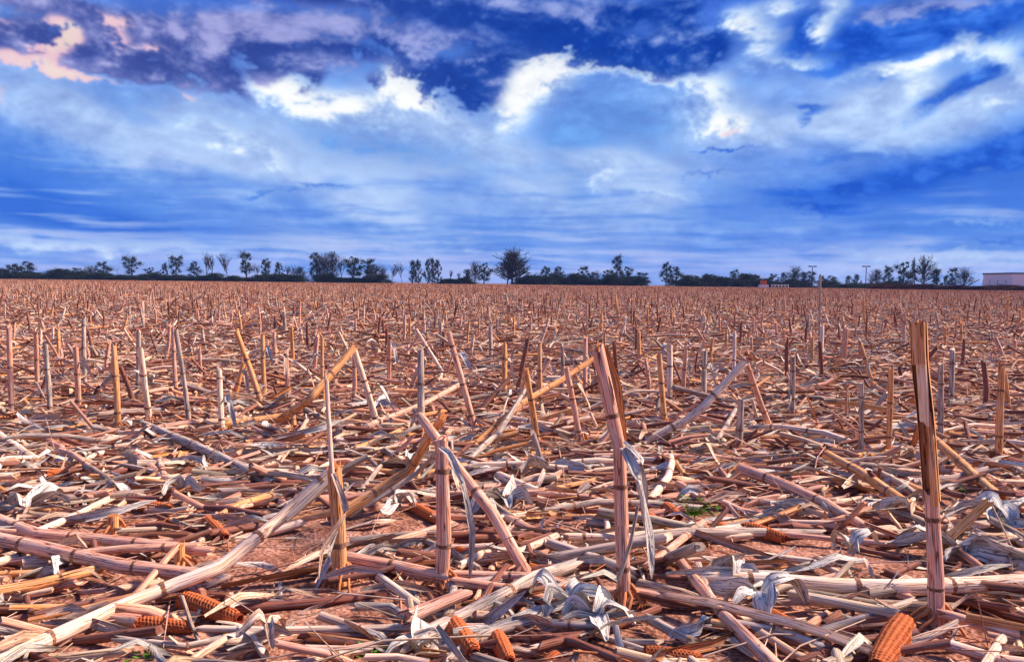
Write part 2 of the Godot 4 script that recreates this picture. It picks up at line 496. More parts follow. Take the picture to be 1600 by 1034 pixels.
func node_ring(at: Vector3, t: Vector3, r: float, sides := 10) -> ArrayMesh:
	var mb := MB.new()
	var fr := frame_of(t)
	var prof := [[-0.34, 0.98], [-0.16, 1.06], [0.04, 1.11], [0.18, 1.06], [0.36, 0.98]]
	for k in prof.size():
		for s in sides + 1:
			var a := TAU * s / sides
			var dir := fr.x * cos(a) + fr.y * sin(a)
			mb.add(at + t * prof[k][0] * r + dir * r * prof[k][1], dir, Vector2(float(s) / sides, k * 0.05), Color.WHITE)
	for k in prof.size() - 1:
		for s in sides:
			var a := k * (sides + 1) + s
			mb.quad(a, a + sides + 1, a + sides + 2, a + 1)
	return mb.mesh()

# part of the rind, torn open lengthwise: a curved shell with thickness
func shell(mb: MB, pts: Array, r: float, arc: float, open_dir: Vector3, rng: RandomNumberGenerator, jag := 0.01, thick := 0.0016) -> void:
	var n := 14
	var k := 8
	var len := path_length(pts)
	for layer in 2:
		var first := mb.v.size()
		for i in n + 1:
			var pa := point_along(pts, len * i / n)
			var t: Vector3 = pa[1]
			var back := (-(open_dir - t * open_dir.dot(t))).normalized()
			var side := t.cross(back)
			for j in k + 1:
				var a := arc * (float(j) / k - 0.5)
				var dir := back * cos(a) + side * sin(a)
				var rr := r - (thick if layer else 0.0)
				var off := Vector3.ZERO
				if i == n: off = t * jag * (absf(sin(j * 2.4 + r * 900.0)) - 0.3)
				mb.add(pa[0] + dir * rr + off, -dir if layer else dir, Vector2(float(j) / k * 0.5 + 0.5 * layer, len * i / n * 2.0), Color.WHITE)
		for i in n:
			for j in k:
				var a := first + i * (k + 1) + j
				if layer: mb.quad(a, a + 1, a + k + 2, a + k + 1)
				else: mb.quad(a, a + k + 1, a + k + 2, a + 1)
	var half := (n + 1) * (k + 1)
	var f0 := mb.v.size() - 2 * half
	for i in n:      # rims along both long edges
		for j in [0, k]:
			var a: int = f0 + i * (k + 1) + j
			mb.quad(a, a + k + 1, a + k + 1 + half, a + half)

# a dry leaf or husk strip along a line: folded, curled and twisted
func leaf(mb: MB, pts: Array, width: float, rng: RandomNumberGenerator, twist := 1.0, fold := 0.35, col := Color.WHITE, n := 14) -> void:
	var len := path_length(pts)
	var k := 4
	var tw := rng.randf() * TAU
	var rate := rng.randf_range(-1.0, 1.0) * twist
	var first := mb.v.size()
	var u0 := rng.randf()
	for i in n + 1:
		var s := float(i) / n
		var pa := point_along(pts, len * s)
		var t := (point_along(pts, minf(len, len * s + 0.02))[0] - point_along(pts, maxf(0.0, len * s - 0.02))[0] as Vector3).normalized()
		var fr := frame_of(t)
		var ang := tw * 0.12 + rate * s * 3.0
		var sd := fr.x * cos(ang) + fr.y * sin(ang)
		var nn := t.cross(sd).normalized()
		var w := width * (0.35 + 0.65 * sin(PI * clampf(s * 0.85 + 0.12, 0.0, 1.0))) * (1.0 if i < n else 0.25)
		for j in k + 1:
			var q := float(j) / k * 2.0 - 1.0
			var lift := (absf(q) * fold + 0.12 * sin(q * 5.0 + s * 9.0 + tw)) * w
			mb.add((pa[0] as Vector3) + sd * q * w * 0.5 + nn * lift, (nn - sd * q * fold).normalized(), Vector2(u0 + float(j) / k, len * s * 4.0), col)
	for i in n:
		for j in k:
			var a := first + i * (k + 1) + j
			mb.quad(a, a + 1, a + k + 2, a + k + 1)

func cob_mesh(s: int, len: float, r: float) -> ArrayMesh:     # lies along x; rows of empty cupules round a core
	var mb := MB.new()
	var rng := rng_of(s)
	var rows := 14
	var per := 4
	var sides := rows * per
	var along := int(len / 0.0062) * 4
	for i in along + 1:
		var t := float(i) / along
		var prof := r * (0.80 + 0.2 * sin(PI * clampf(t * 1.1 + 0.15, 0.0, 1.0))) * (1.0 - 0.25 * smoothstep(0.85, 1.0, t))
		for j in sides + 1:
			var jj := j % sides
			var a := TAU * jj / sides + t * 0.25
			var stag := 2 if (jj / per) % 2 else 0
			var cell := Vector2(float(jj % per) / per - 0.375, float((i + stag) % 4) / 4.0 - 0.375)
			var pit := 1.0 - clampf(cell.length() * 2.6, 0.0, 1.0)
			var rough := sin(jj * 12.9898 + i * 78.233) * 43758.5453
			rough -= floorf(rough)
			var rr := prof * (1.0 - 0.46 * pit + 0.06 * (rough - 0.5))
			var dir := Vector3(0, cos(a), sin(a))
			var tone := 0.75 + 0.45 * rough
			mb.add(Vector3(t * len - len / 2, 0, 0) + dir * rr, dir, Vector2(float(j) / sides, t), Color(tone, tone * (0.8 + 0.25 * rough), tone * 0.8))
	for i in along:
		for j in sides:
			var a := i * (sides + 1) + j
			mb.quad(a, a + sides + 1, a + sides + 2, a + 1)
	var m := mb.mesh()     # recompute the normals from the relief
	var st := SurfaceTool.new()
	st.create_from(m, 0)
	st.generate_normals()
	return st.commit()

func cob_end(r: float) -> ArrayMesh:      # broken end: a ragged ring round a pale pith
	var mb := MB.new()
	var prof := [[0.0, 0.92], [0.35, 0.78], [0.30, 0.55], [0.05, 0.45], [-0.1, 0.2], [-0.1, 0.0]]
	for k in prof.size():
		for j in 25:
			var a := TAU * j / 24.0
			var wob := 1.0 + 0.10 * sin(j * 5.0 + k * 2.0) if j % 24 else 1.0
			mb.add(Vector3(prof[k][0] * r * wob, cos(a) * r * prof[k][1], sin(a) * r * prof[k][1]), Vector3(1, 0, 0), Vector2.ZERO, Color.WHITE)
	for k in prof.size() - 1:
		for j in 24:
			var a := k * 25 + j
			mb.quad(a, a + 1, a + 26, a + 25)
	var st := SurfaceTool.new()
	st.create_from(mb.mesh(), 0)
	st.generate_normals()
	return st.commit()

func root_path(rng: RandomNumberGenerator, ang: float, r: float, reach: float, lift: float) -> Array:
	var d := Vector3(cos(ang), 0, sin(ang))
	var side := Vector3(-d.z, 0, d.x) * rng.randf_range(-0.012, 0.012)
	return [d * r * 0.7 + Vector3.UP * lift, d * (r + reach * 0.25) + Vector3.UP * lift * 0.72, d * (r + reach * 0.6) + side + Vector3.UP * lift * 0.30, d * (r + reach) + side * 1.8 + Vector3.UP * -0.012]


# ---------------------------------------------------------------- corn stalks
const TONES := ["gold", "pink", "pale", "grey", "brown"]
const TONE_MIX := [0, 1, 1, 2, 3, 4, 4, 4]          # the same mix of stubs near and far
const TONE_WORDS := {"gold": "golden", "pink": "pinkish tan", "pale": "bleached", "grey": "weathered grey", "brown": "dull brown"}

func nodes_on(o: Node3D, pts: Array, r0: float, r1: float, rng: RandomNumberGenerator, start: float, gap: float) -> void:
	var len := path_length(pts)
	var d := start
	while d < len - 0.02:
		var pa := point_along(pts, d)
		part("node", node_ring(pa[0], pa[1], lerpf(r0, r1, d / len) * 1.01), M.node, o)
		d += gap * rng.randf_range(0.85, 1.15)

# a standing stalk from photo pixels: base, then points above it; w is its width in pixels
func standing(px: Array, w: float, tone: String, s: int, label: String, group: String, roots: int, lean_z := 0.0, jag := 0.018) -> Node3D:
	var rng := rng_of(s)
	var base := on_plane(px[0][0], px[0][1], 0.0)
	base.y = gh(base.x, base.z)
	var depth := -base.z
	keepout.append(Vector2(base.x, base.z))
	var o := thing("corn_stalk", label, "corn stalk", base, group)
	var pts := [Vector3(0, -0.01, 0)]
	for i in range(1, px.size()):
		pts.append(at_depth(px[i][0], px[i][1], depth + lean_z * i) - base)
	var r := w * 0.5 * depth / F
	var mb := MB.new()
	tube(mb, pts, r * 1.08, r * 0.95, 12 if depth < 2.0 else 8, rng, Vector2(0, jag))
	var stem := part("stem", mb.mesh(), M[tone], o)
	if depth < 4.5:
		nodes_on(stem, pts, r * 1.08, r * 0.95, rng, rng.randf_range(0.05, 0.09), 0.12)
	if roots > 0:
		for k in roots:
			var rb := MB.new()
			tube(rb, root_path(rng, TAU * (k + rng.randf() * 0.5) / roots, r, rng.randf_range(0.02, 0.045), rng.randf_range(0.018, 0.04)), 0.0032, 0.0022, 6, rng, Vector2.ZERO, Color.WHITE, 0.0, 0.008, false)
			part("brace_root", rb.mesh(), M.root, o)
	return o

# a fallen or leaning stalk from photo pixels; each point is [x, y, height] or [x, y, -depth]
func fallen(px: Array, w0: float, w1: float, tone: String, s: int, label: String, jag := 0.02, gap := 0.15, called := "fallen_stalk") -> Node3D:
	var rng := rng_of(s)
	var world := []
	for q in px:
		world.append(on_plane(q[0], q[1], q[2]) if q[2] >= 0.0 else at_depth(q[0], q[1], -q[2]))
	var at: Vector3 = world[0]
	var o := thing(called, label, "corn stalk", at)
	var pts := []
	for q in world:
		pts.append(q - at)
	var r0: float = w0 * 0.5 * -world[0].z / F
	var r1: float = w1 * 0.5 * -world[-1].z / F
	var mb := MB.new()
	tube(mb, pts, r0, r1, 12, rng, Vector2(jag, jag))
	var stem := part("stem", mb.mesh(), M[tone], o)
	nodes_on(stem, pts, r0, r1, rng, gap * 0.6, gap)
	return o

func leaf_on(o: Node3D, called: String, px: Array, width: float, mat: String, s: int, twist := 0.6) -> void:
	var rng := rng_of(s)
	var pts := []
	for q in px:
		pts.append((on_plane(q[0], q[1], q[2]) if q[2] >= 0.0 else at_depth(q[0], q[1], -q[2])) - o.position)
	var mb := MB.new()
	leaf(mb, pts, width, rng, twist)
	part(called, mb.mesh(), M[mat], o)

func _ready() -> void:
	# camera
	var cam := Camera3D.new()
	cam.name = "camera"
	cam.position = Vector3(0, EYE, 0)
	cam.basis = Basis(Vector3.RIGHT, -atan(74.0 / F)) * Basis(Vector3.BACK, deg_to_rad(0.645))
	cam.fov = rad_to_deg(2.0 * atan(517.0 / F))
	cam.near = 0.05
	cam.far = 4000.0
	add_child(cam)
	cam_t = cam.transform
	# sky, exposure, air
	var env := Environment.new()
	env.background_mode = Environment.BG_SKY
	env.sky = make_sky()
	env.background_energy_multiplier = 1.0 / EXPOSURE
	env.tonemap_mode = Environment.TONE_MAPPER_LINEAR
	env.tonemap_exposure = EXPOSURE
	env.fog_enabled = true                  # thin blue evening air over the far trees
	env.fog_density = 0.0002
	env.fog_light_color = Color(0.5, 0.68, 1.0)
	env.sdfgi_enabled = true
	env.ssao_enabled = true
	env.ssil_enabled = true
	var we := WorldEnvironment.new()
	we.name = "environment"
	we.environment = env
	add_child(we)
	# the low sun behind thin cloud
	var sun := DirectionalLight3D.new()
	sun.name = "sun"
	sun.light_energy = 0.5
	sun.light_color = Color(1.0, 0.885, 0.80)
	sun.light_angular_distance = 10.0
	sun.shadow_enabled = true
	sun.sky_mode = DirectionalLight3D.SKY_MODE_LIGHT_ONLY
	add_child(sun)
	sun.look_at_from_position(Vector3.ZERO, Vector3(-0.70, -0.62, 0.20))
	print("sky done ", Time.get_ticks_msec())
	ground_noise.seed = 3; ground_noise.frequency = 0.9; ground_noise.fractal_octaves = 3
	clod_noise.seed = 8; clod_noise.frequency = 7.0; clod_noise.fractal_octaves = 3
	make_materials()
	print("materials done ", Time.get_ticks_msec())
	build_ground()
	build_treeline()
	print("trees done ", Time.get_ticks_msec())
	build_front_stalks()
	build_fallen_stalks()
	build_row_stalks()
	build_cobs()
	build_husks()
	build_weeds()
	print("heroes done ", Time.get_ticks_msec())
	build_scatter()
	print("scatter done ", Time.get_ticks_msec())


# ---------------------------------------------------------------- ground
func graded(lo: float, hi: float, fine: float, limit: float) -> PackedFloat32Array:   # evenly fine between lo and hi, growing outside
	var a := PackedFloat32Array()
	var x := lo
	var step := fine
	var before := PackedFloat32Array()
	while x > -limit:
		step *= 1.22
		x -= step
		before.append(x)
	before.reverse()
	a.append_array(before)
	x = lo
	while x < hi:
		a.append(x)
		x += fine
	step = fine
	while x < limit:
		a.append(x)
		step *= 1.22
		x += step
	a.append(x)
	return a

func build_ground() -> void:
	var xs := graded(-3.2, 3.2, 0.03, 750.0)
	var zs := graded(-6.0, -0.5, 0.03, 750.0)
	var mb := MB.new()
	for z in zs:
		for x in xs:
			var h := gh(x, z)
			var nn := Vector3(gh(x - 0.02, z) - gh(x + 0.02, z), 0.04, gh(x, z - 0.02) - gh(x, z + 0.02)).normalized()
			mb.add(Vector3(x, h, z), nn, Vector2(x, z), Color.WHITE)
	var w := xs.size()
	for j in zs.size() - 1:
		for i in w - 1:
			var a := j * w + i
			mb.quad(a, a + 1, a + w + 1, a + w)
	structure("ground", mb.mesh(), M.soil, "reddish brown soil of the harvested corn field")
	# rough grass strip beyond the field
	var vb := MB.new()
	var rng := rng_of(77)
	for k in 26000:
		var d := rng.randf_range(150.0, 262.0)
		var x := rng.randf_range(-0.72, 0.1) * d
		var h := rng.randf_range(0.05, 0.22)
		var p := Vector3(x, 0, -d)
		var s := Vector3(rng.randf_range(-0.3, 0.3), 0, rng.randf_range(-0.1, 0.1))
		var t := rng.randf_range(0.6, 1.2)
		vb.flat_tri(p - s, p + s, p + Vector3(rng.randf_range(-0.2, 0.2), h, 0), Color(t, t, t * 0.9))
	var g := part(numbered("grass"), vb.mesh(), M.verge, self)
	tag(g, "rough dull grass strip along the far edge of the field", "grass", "", "stuff")


# ---------------------------------------------------------------- trees
class Growth:
	var segs: Array = []
	var tips: Array = []

	func grow(p: Vector3, dir: Vector3, len: float, r: float, level: int, most: int, spread: float, up: float, kids: int, rng: RandomNumberGenerator) -> void:
		var q := p
		var d := dir
		var n := 3
		for k in n:
			d = (d + Vector3(rng.randf_range(-1, 1), rng.randf_range(-0.5, 0.7), rng.randf_range(-1, 1)) * 0.13 + Vector3.UP * up * 0.12).normalized()
			var e := q + d * len / n
			segs.append([q, e, r * (1.0 - 0.28 * k / n), r * (1.0 - 0.28 * (k + 1) / n), level])
			q = e
			if level > 0 and level < most and k < n - 1 and rng.randf() < 0.7:
				side(q, d, len * rng.randf_range(0.45, 0.7), r * 0.5, level, most, spread, up, kids, rng)
		if level >= most:
			tips.append(q)
			return
		var turn := rng.randf() * TAU
		for k in kids:
			var a := turn + TAU * k / kids + rng.randf_range(-0.4, 0.4)
			var o := Vector3(cos(a), rng.randf_range(-0.15, 0.25), sin(a))
			grow(q, (d + o * spread * rng.randf_range(0.6, 1.15)).normalized(), len * rng.randf_range(0.66, 0.90), r * 0.66, level + 1, most, spread, up, kids, rng)

	func side(q: Vector3, d: Vector3, len: float, r: float, level: int, most: int, spread: float, up: float, kids: int, rng: RandomNumberGenerator) -> void:
		var a := rng.randf() * TAU
		var o := Vector3(cos(a), rng.randf_range(-0.2, 0.3), sin(a))
		grow(q, (d + o * spread * rng.randf_range(0.6, 1.3)).normalized(), len, r, level + 1, most, spread, up, kids, rng)

func stick(mb: MB, a: Vector3, b: Vector3, ra: float, rb: float, sides: int, col: Color) -> void:
	var fr := frame_of((b - a).normalized())
	var f := mb.v.size()
	for s in sides + 1:
		var t := TAU * s / sides
		var dir := fr.x * cos(t) + fr.y * sin(t)
		mb.add(a + dir * ra, dir, Vector2.ZERO, col)
		mb.add(b + dir * rb, dir, Vector2.ZERO, col)
	for s in sides:
		mb.quad(f + s * 2, f + s * 2 + 1, f + s * 2 + 3, f + s * 2 + 2)

func tree_kind(kind: String, s: int) -> Array:     # [trunk mesh, crown mesh], one metre high and one wide
	var rng := rng_of(s)
	var t := Growth.new()
	# envelope of the leafy kinds: [lowest and highest clump, half width low, middle, high, clumps, clump size]
	var shape := []
	match kind:
		"fan":
			t.segs.append([Vector3.ZERO, Vector3(0, 0.30, 0), 0.034, 0.028, 0])
			t.segs.append([Vector3(0, 0.30, 0), Vector3(0.01, 0.60, 0.01), 0.028, 0.016, 0])
			for k in 26:
				var el := deg_to_rad(lerpf(14.0, 86.0, (k + rng.randf()) / 26.0))
				var az := k * 2.399 + rng.randf_range(-.4, .4)
				var foot := Vector3(0, lerpf(0.14, 0.58, (k + rng.randf()) / 26.0), 0)
				var d := Vector3(cos(az) * cos(el), sin(el), sin(az) * cos(el))
				t.grow(foot, d, 0.17 * rng.randf_range(0.8, 1.15), 0.013, 2, 5, 0.55, 0.35, 2, rng)
		"slim": t.grow(Vector3.ZERO, Vector3.UP, 0.28, 0.022, 0, 4, 0.36, 1.0, 3, rng)
		"snag": t.grow(Vector3.ZERO, Vector3.UP, 0.6, 0.03, 0, 2, 0.6, 0.6, 2, rng)
		"leafy": shape = [0.18, 0.92, 0.24, 0.36, 0.16, 19, 0.10]
		"umbrella": shape = [0.30, 0.94, 0.16, 0.30, 0.30, 15, 0.10]
		"poplar": shape = [0.10, 0.94, 0.26, 0.32, 0.10, 22, 0.09]
		"bush": shape = [0.04, 0.74, 0.44, 0.40, 0.20, 26, 0.17]
	var trunk := MB.new()
	var crown := MB.new()
	if shape:
		var stem := [Vector3.ZERO]
		for k in range(1, 6):
			stem.append(Vector3(rng.randf_range(-.03, .03), shape[1] * k / 5.0, rng.randf_range(-.03, .03)))
		for k in 5:
			stick(trunk, stem[k], stem[k + 1], 0.030 * (1.0 - k * 0.17), 0.030 * (0.83 - k * 0.15), 6, Color.WHITE)
		for k in int(shape[5]):
			var y := lerpf(shape[0], shape[1], (k + rng.randf()) / shape[5])
			var s01: float = (y - shape[0]) / (shape[1] - shape[0])
			var half: float = lerpf(shape[2], shape[3], s01 * 2.0) if s01 < 0.5 else lerpf(shape[3], shape[4], s01 * 2.0 - 1.0)
			var a := k * 2.399 + rng.randf_range(-.5, .5)
			var at := Vector3(cos(a), 0, sin(a)) * half * sqrt(rng.randf_range(0.05, 1.0)) + Vector3(0, y, 0)
			var foot: Vector3 = stem[clampi(int(y / shape[1] * 4.0), 0, 4)]
			stick(crown, foot, at, 0.009, 0.004, 4, Color.WHITE)
			var cs: float = shape[6] * rng.randf_range(0.4, 1.5)
			for j in int(150 * cs / 0.11):
				var dirv := Vector3(rng.randfn(), rng.randfn() * 0.75, rng.randfn()) * cs * 0.5
				var q := at + dirv
				if q.y < 0.0: q.y = -q.y * 0.5
				if j % 4 == 0: stick(crown, at, at + dirv * 1.7, 0.003, 0.0016, 3, Color.WHITE)
				var sz := rng.randf_range(0.008, 0.022)
				var u := Vector3(rng.randfn(), rng.randfn(), rng.randfn()).normalized()
				var w := u.cross(Vector3(rng.randfn(), rng.randfn(), rng.randfn())).normalized()
				var tone := rng.randf_range(0.6, 1.3)
				crown.flat_tri(q - u * sz, q + u * sz, q + w * sz * 1.7, Color(tone, tone, tone))
	else:
		var top := 0.0
		for q in t.segs: top = maxf(top, q[1].y)
		var out := []
		for q in t.tips: out.append(Vector2(q.x, q.z).length())
		out.sort()
		var wide: float = out[int(out.size() * 0.9)] * 2.0
		var sc := Vector3(1.0 / wide, 1.0 / top, 1.0 / wide)
		for q in t.segs:
			var low: bool = q[4] <= 1
			stick(trunk if low else crown, q[0] * sc, q[1] * sc, maxf(q[2] * 0.9, 0.0048), maxf(q[3] * 0.9, 0.0040), 5 if low else 3, Color.WHITE)
	return [trunk.mesh(), crown.mesh()]

var tree_meshes := {}

func plant(kind: String, px: float, top: float, w: float, s: int, label: String, d := 260.0, group := "trees along the far field edge", crown := "crown", called := "tree", category := "tree") -> Node3D:
	var key := "%s%d" % [kind, s % 3]
	if not tree_meshes.has(key):
		tree_meshes[key] = tree_kind(kind, 500 + key.hash() % 1000)
	var yb := horizon_y(px) + EYE / d * F
	var at := at_depth(px, yb, d)
	at.y = -0.05
	var o := thing(called, label, category, at, group)
	var h := (yb - top) / F * d
	var wm := w * 1.5 / F * d
	var pair: Array = tree_meshes[key]
	var bare := kind == "fan" or kind == "slim" or kind == "snag"
	part("trunk", pair[0], M.bark, o)
	part("crown", pair[1], M.bark if bare else M[crown], o)
	for c in o.get_children():
		c.scale = Vector3(wm, h, wm)
	o.rotation.y = fmod(s * 1.7, TAU)
	return o

func build_treeline() -> void:
	var words := {"fan": "bare tree with a wide fan of branches", "slim": "slender bare tree with upright branches", "leafy": "dark leafy tree with an uneven round crown", "umbrella": "flat-topped dark tree on a clear trunk", "poplar": "narrow upright leafy tree", "snag": "thin dead snag with stubby branches"}
	var list := [["leafy", 20, 411, 28], ["leafy", 43, 406, 30], ["leafy", 120, 417, 18], ["fan", 141, 413, 18], ["leafy", 161, 406, 28], ["snag", 183, 409, 6], ["umbrella", 206, 399, 27], ["leafy", 234, 416, 22], ["poplar", 256, 410, 13], ["umbrella", 275, 398, 22], ["leafy", 302, 406, 22],
		["slim", 322, 391, 15], ["slim", 334, 396, 16], ["slim", 354, 394, 18], ["umbrella", 384, 393, 28], ["slim", 402, 410, 14], ["umbrella", 415, 402, 20], ["poplar", 436, 409, 18], ["slim", 447, 413, 12], ["slim", 456, 414, 10], ["fan", 468, 415, 16], ["leafy", 494, 393, 26], ["fan", 507, 392, 17], ["fan", 519, 391, 19], ["slim", 533, 400, 17], ["umbrella", 552, 399, 32], ["leafy", 574, 402, 30], ["fan", 587, 411, 22],
		["slim", 600, 414, 9], ["slim", 611, 413, 14], ["slim", 628, 408, 14], ["poplar", 645, 406, 15], ["poplar", 654, 405, 14], ["poplar", 668, 404, 12], ["poplar", 675, 402, 11], ["poplar", 684, 405, 15], ["slim", 702, 420, 8], ["poplar", 729, 420, 15], ["slim", 720, 423, 8], ["fan", 742, 406, 18], ["leafy", 756, 408, 22],
		["slim", 840, 424, 9], ["leafy", 853, 415, 20], ["leafy", 871, 414, 24], ["leafy", 911, 414, 20], ["leafy", 926, 424, 18], ["slim", 936, 421, 10], ["leafy", 948, 420, 16], ["poplar", 964, 398, 20], ["leafy", 981, 414, 22], ["leafy", 1003, 424, 24], ["leafy", 1041, 408, 20], ["leafy", 1057, 414, 24], ["leafy", 1074, 430, 20], ["poplar", 1089, 430, 12], ["poplar", 1103, 427, 14], ["leafy", 1112, 427, 18], ["leafy", 1130, 431, 18], ["leafy", 1148, 419, 22], ["leafy", 1163, 426, 18], ["leafy", 1181, 428, 20],
		["leafy", 1207, 426, 24], ["poplar", 1224, 425, 13], ["fan", 1242, 414, 22], ["poplar", 1256, 424, 12], ["leafy", 1266, 422, 20], ["leafy", 1284, 430, 14], ["leafy", 1300, 429, 26], ["poplar", 1327, 430, 15], ["poplar", 1339, 428, 14], ["slim", 1360, 431, 12], ["fan", 1370, 419, 16], ["poplar", 1388, 415, 17], ["leafy", 1411, 406, 32], ["poplar", 1426, 403, 9], ["fan", 1444, 397, 26], ["poplar", 1464, 419, 18], ["leafy", 1488, 416, 18], ["poplar", 1477, 431, 9], ["fan", 1507, 415, 19]]
	var k := 0
	for t in list:
		var place := "at the far edge of the stubble field"
		var near_px := INF
		for lm in [[800, "near the big spreading tree"], [1269, "beside a tall lamp pole"], [1353, "beside a tall lamp pole"], [1590, "near the white building"], [206, "in the thin hedge row beyond the field"]]:
			if absf(t[1] - lm[0]) < 70 and absf(t[1] - lm[0]) < near_px:
				near_px = absf(t[1] - lm[0])
				place = lm[1]
		plant(t[0], t[1], t[2], t[3], k, words[t[0]] + " " + place, 250.0 + (k * 37 % 40), "trees along the far field edge", "crown_green" if t[1] > 1290 else "crown")
		k += 1
	# the big tree: three trunks rising from one foot
	var big := plant("fan", 800, 383, 38, 1, "big spreading bare tree with three trunks, tallest of the tree line", 255.0, "")
	var pair := tree_kind("fan", 911)
	for q in [[-3.0, 0.88, 7.5], [3.2, 0.94, 8.0]]:
		var tr := part("trunk", pair[0], M.bark, big, Vector3(q[0] * 0.5, 0, 0))
		var cr := part("crown", pair[1], M.bark, big, Vector3(q[0] * 0.5, 0, 0))
		tr.scale = Vector3(q[2], 12.4 * q[1], q[2]); cr.scale = tr.scale
		tr.rotation = Vector3(0, q[0], -q[0] * 0.035); cr.rotation = tr.rotation
	big.rotation.y = 0.0
	# hedge and brush along the edge
	var rng := rng_of(19)
	for span in [[0, 125, 13, 12], [125, 320, 9, 14], [320, 480, 10, 14], [500, 600, 12, 12], [700, 735, 12, 12], [815, 900, 15, 13], [900, 1010, 14, 15], [1060, 1190, 16, 12], [1195, 1260, 12, 14], [1290, 1400, 11, 14]]:
		var x: float = span[0]
		while x < span[1]:
			plant("bush", x, horizon_y(x) + 2.0 - span[2] * rng.randf_range(0.8, 1.7), rng.randf_range(20, 32), int(x), "low dark bush in the hedge at the far field edge", 250.0 + rng.randf() * 12.0, "hedge bushes", "crown", "bush", "bush")
			x += span[3] * rng.randf_range(0.8, 1.2)
	var bx := 1375.0
	while bx < 1640.0:
		plant("bush", bx, horizon_y(bx) - 5.0 - rng.randf() * 5.0, rng.randf_range(22, 36), int(bx), "low reddish brown brush in front of the white building", 165.0 + rng.randf() * 10.0, "reddish brush strip", "brush", "bush", "bush")
		bx += rng.randf_range(7, 11)
	for q in [[1450, 441, 24], [1475, 444, 14], [1566, 442, 14]]:
		plant("bush", q[0], q[1], q[2], int(q[0]), "dark round shrub rising above the reddish brush", 172.0, "dark shrubs", "crown", "bush", "bush")
	# lamp poles
	for q in [[1269, 415.5, "tall twin lamp pole beside the bare fan-shaped tree"], [1353, 415.5, "tall twin lamp pole standing in a gap between trees"]]:
		var d := 235.0
		var at := at_depth(q[0], horizon_y(q[0]) + EYE / d * F, d)
		at.y = 0.0
		var h: float = (horizon_y(q[0]) + EYE / d * F - q[1]) / F * d
		var o := thing("lamp_pole", q[2], "lamp pole", at, "lamp poles")
		var mb := MB.new()
		stick(mb, Vector3.ZERO, Vector3(0, h - 0.12, 0), 0.15, 0.11, 8, Color.WHITE)
		part("pole", mb.mesh(), M.metal, o)
		mb = MB.new()
		mb.box(Vector3(-0.95, h - 0.22, -0.07), Vector3(0.95, h - 0.08, 0.07))
		part("crossarm", mb.mesh(), M.metal, o)
		for s in [-1.0, 1.0]:
			mb = MB.new()
			mb.box(Vector3(s * 0.75 - 0.38, h - 0.30, -0.25), Vector3(s * 0.75 + 0.38, h + 0.02, 0.25))
			part("lamp_head", mb.mesh(), M.metal, o)
	# white building, cut by the edge of the picture
	var bd := 225.0
	var x0 := at_depth(1582, 452, bd).x
	var bh := (horizon_y(1590) + EYE / bd * F - 426.5) / F * bd
	var b := thing("building", "white flat-roofed building with a dark roof edge beyond the brush", "building", Vector3(x0, 0, -bd))
	var wb := MB.new()
	wb.box(Vector3(0, 0, -14), Vector3(26, bh - 0.25, 0))
	part("wall", wb.mesh(), M.wall, b)
	wb = MB.new()
	wb.box(Vector3(-0.2, bh - 0.25, -14.2), Vector3(26.2, bh + 0.1, 0.2))
	part("roof", wb.mesh(), M.roof, b)
	for k2 in 3:
		wb = MB.new()
		wb.box(Vector3(5 + k2 * 7.0, 0.0 if k2 == 1 else 1.3, -0.02), Vector3(6.6 + k2 * 7.0, 2.6, 0.05))
		part("door" if k2 == 1 else "window", wb.mesh(), M.roof, b)
	# small orange hut and pale rails
	var hd := 240.0
	var hp := at_depth(1194.5, 450, hd)
	var hut := thing("hut", "small orange-fronted hut with pale base among the far trees", "hut", Vector3(hp.x, 0, -hd))
	wb = MB.new()
	wb.box(Vector3(-0.8, 1.0, -1.5), Vector3(0.8, 2.3, 0))
	part("front", wb.mesh(), M.rust, hut)
	wb = MB.new()
	wb.box(Vector3(-1.3, 0, -1.7), Vector3(1.3, 1.0, 0.1))
	part("base", wb.mesh(), M.wall, hut)
	wb = MB.new()
	wb.box(Vector3(-1.0, 2.3, -1.7), Vector3(1.0, 2.45, 0.2))
	part("roof", wb.mesh(), M.roof, hut)
	var rail := thing("rail_fence", "low pale rail fence beside the orange-fronted hut", "fence", Vector3(hp.x + 4.4, 0, -hd + 1.0))
	for k3 in 6:
		wb = MB.new()
		stick(wb, Vector3(-2.5 + k3, 0, 0), Vector3(-2.5 + k3, 1.15, 0), 0.07, 0.06, 6, Color.WHITE)
		part("post", wb.mesh(), M.wall, rail)
	for k3 in 2:
		wb = MB.new()
		stick(wb, Vector3(-2.6, 0.55 + 0.45 * k3, 0.08), Vector3(2.6, 0.6 + 0.45 * k3, 0.08), 0.06, 0.06, 6, Color.WHITE)
		part("rail", wb.mesh(), M.wall, rail)
	for q in [1536, 1547, 1559, 1572]:
		var pd := 200.0
		var pp := at_depth(q, 452, pd)
		var fp := thing("fence_post", "thin dark fence post standing in the reddish brush", "fence post", Vector3(pp.x, 0, -pd), "fence posts by the white building")
		wb = MB.new()
		stick(wb, Vector3.ZERO, Vector3(0, 2.75, 0), 0.06, 0.05, 6, Color.WHITE)
		part("post", wb.mesh(), M.metal, fp)
		wb = MB.new()
		stick(wb, Vector3(0, 2.75, 0), Vector3(0, 2.80, 0), 0.08, 0.03, 6, Color.WHITE)
		part("cap", wb.mesh(), M.metal, fp)


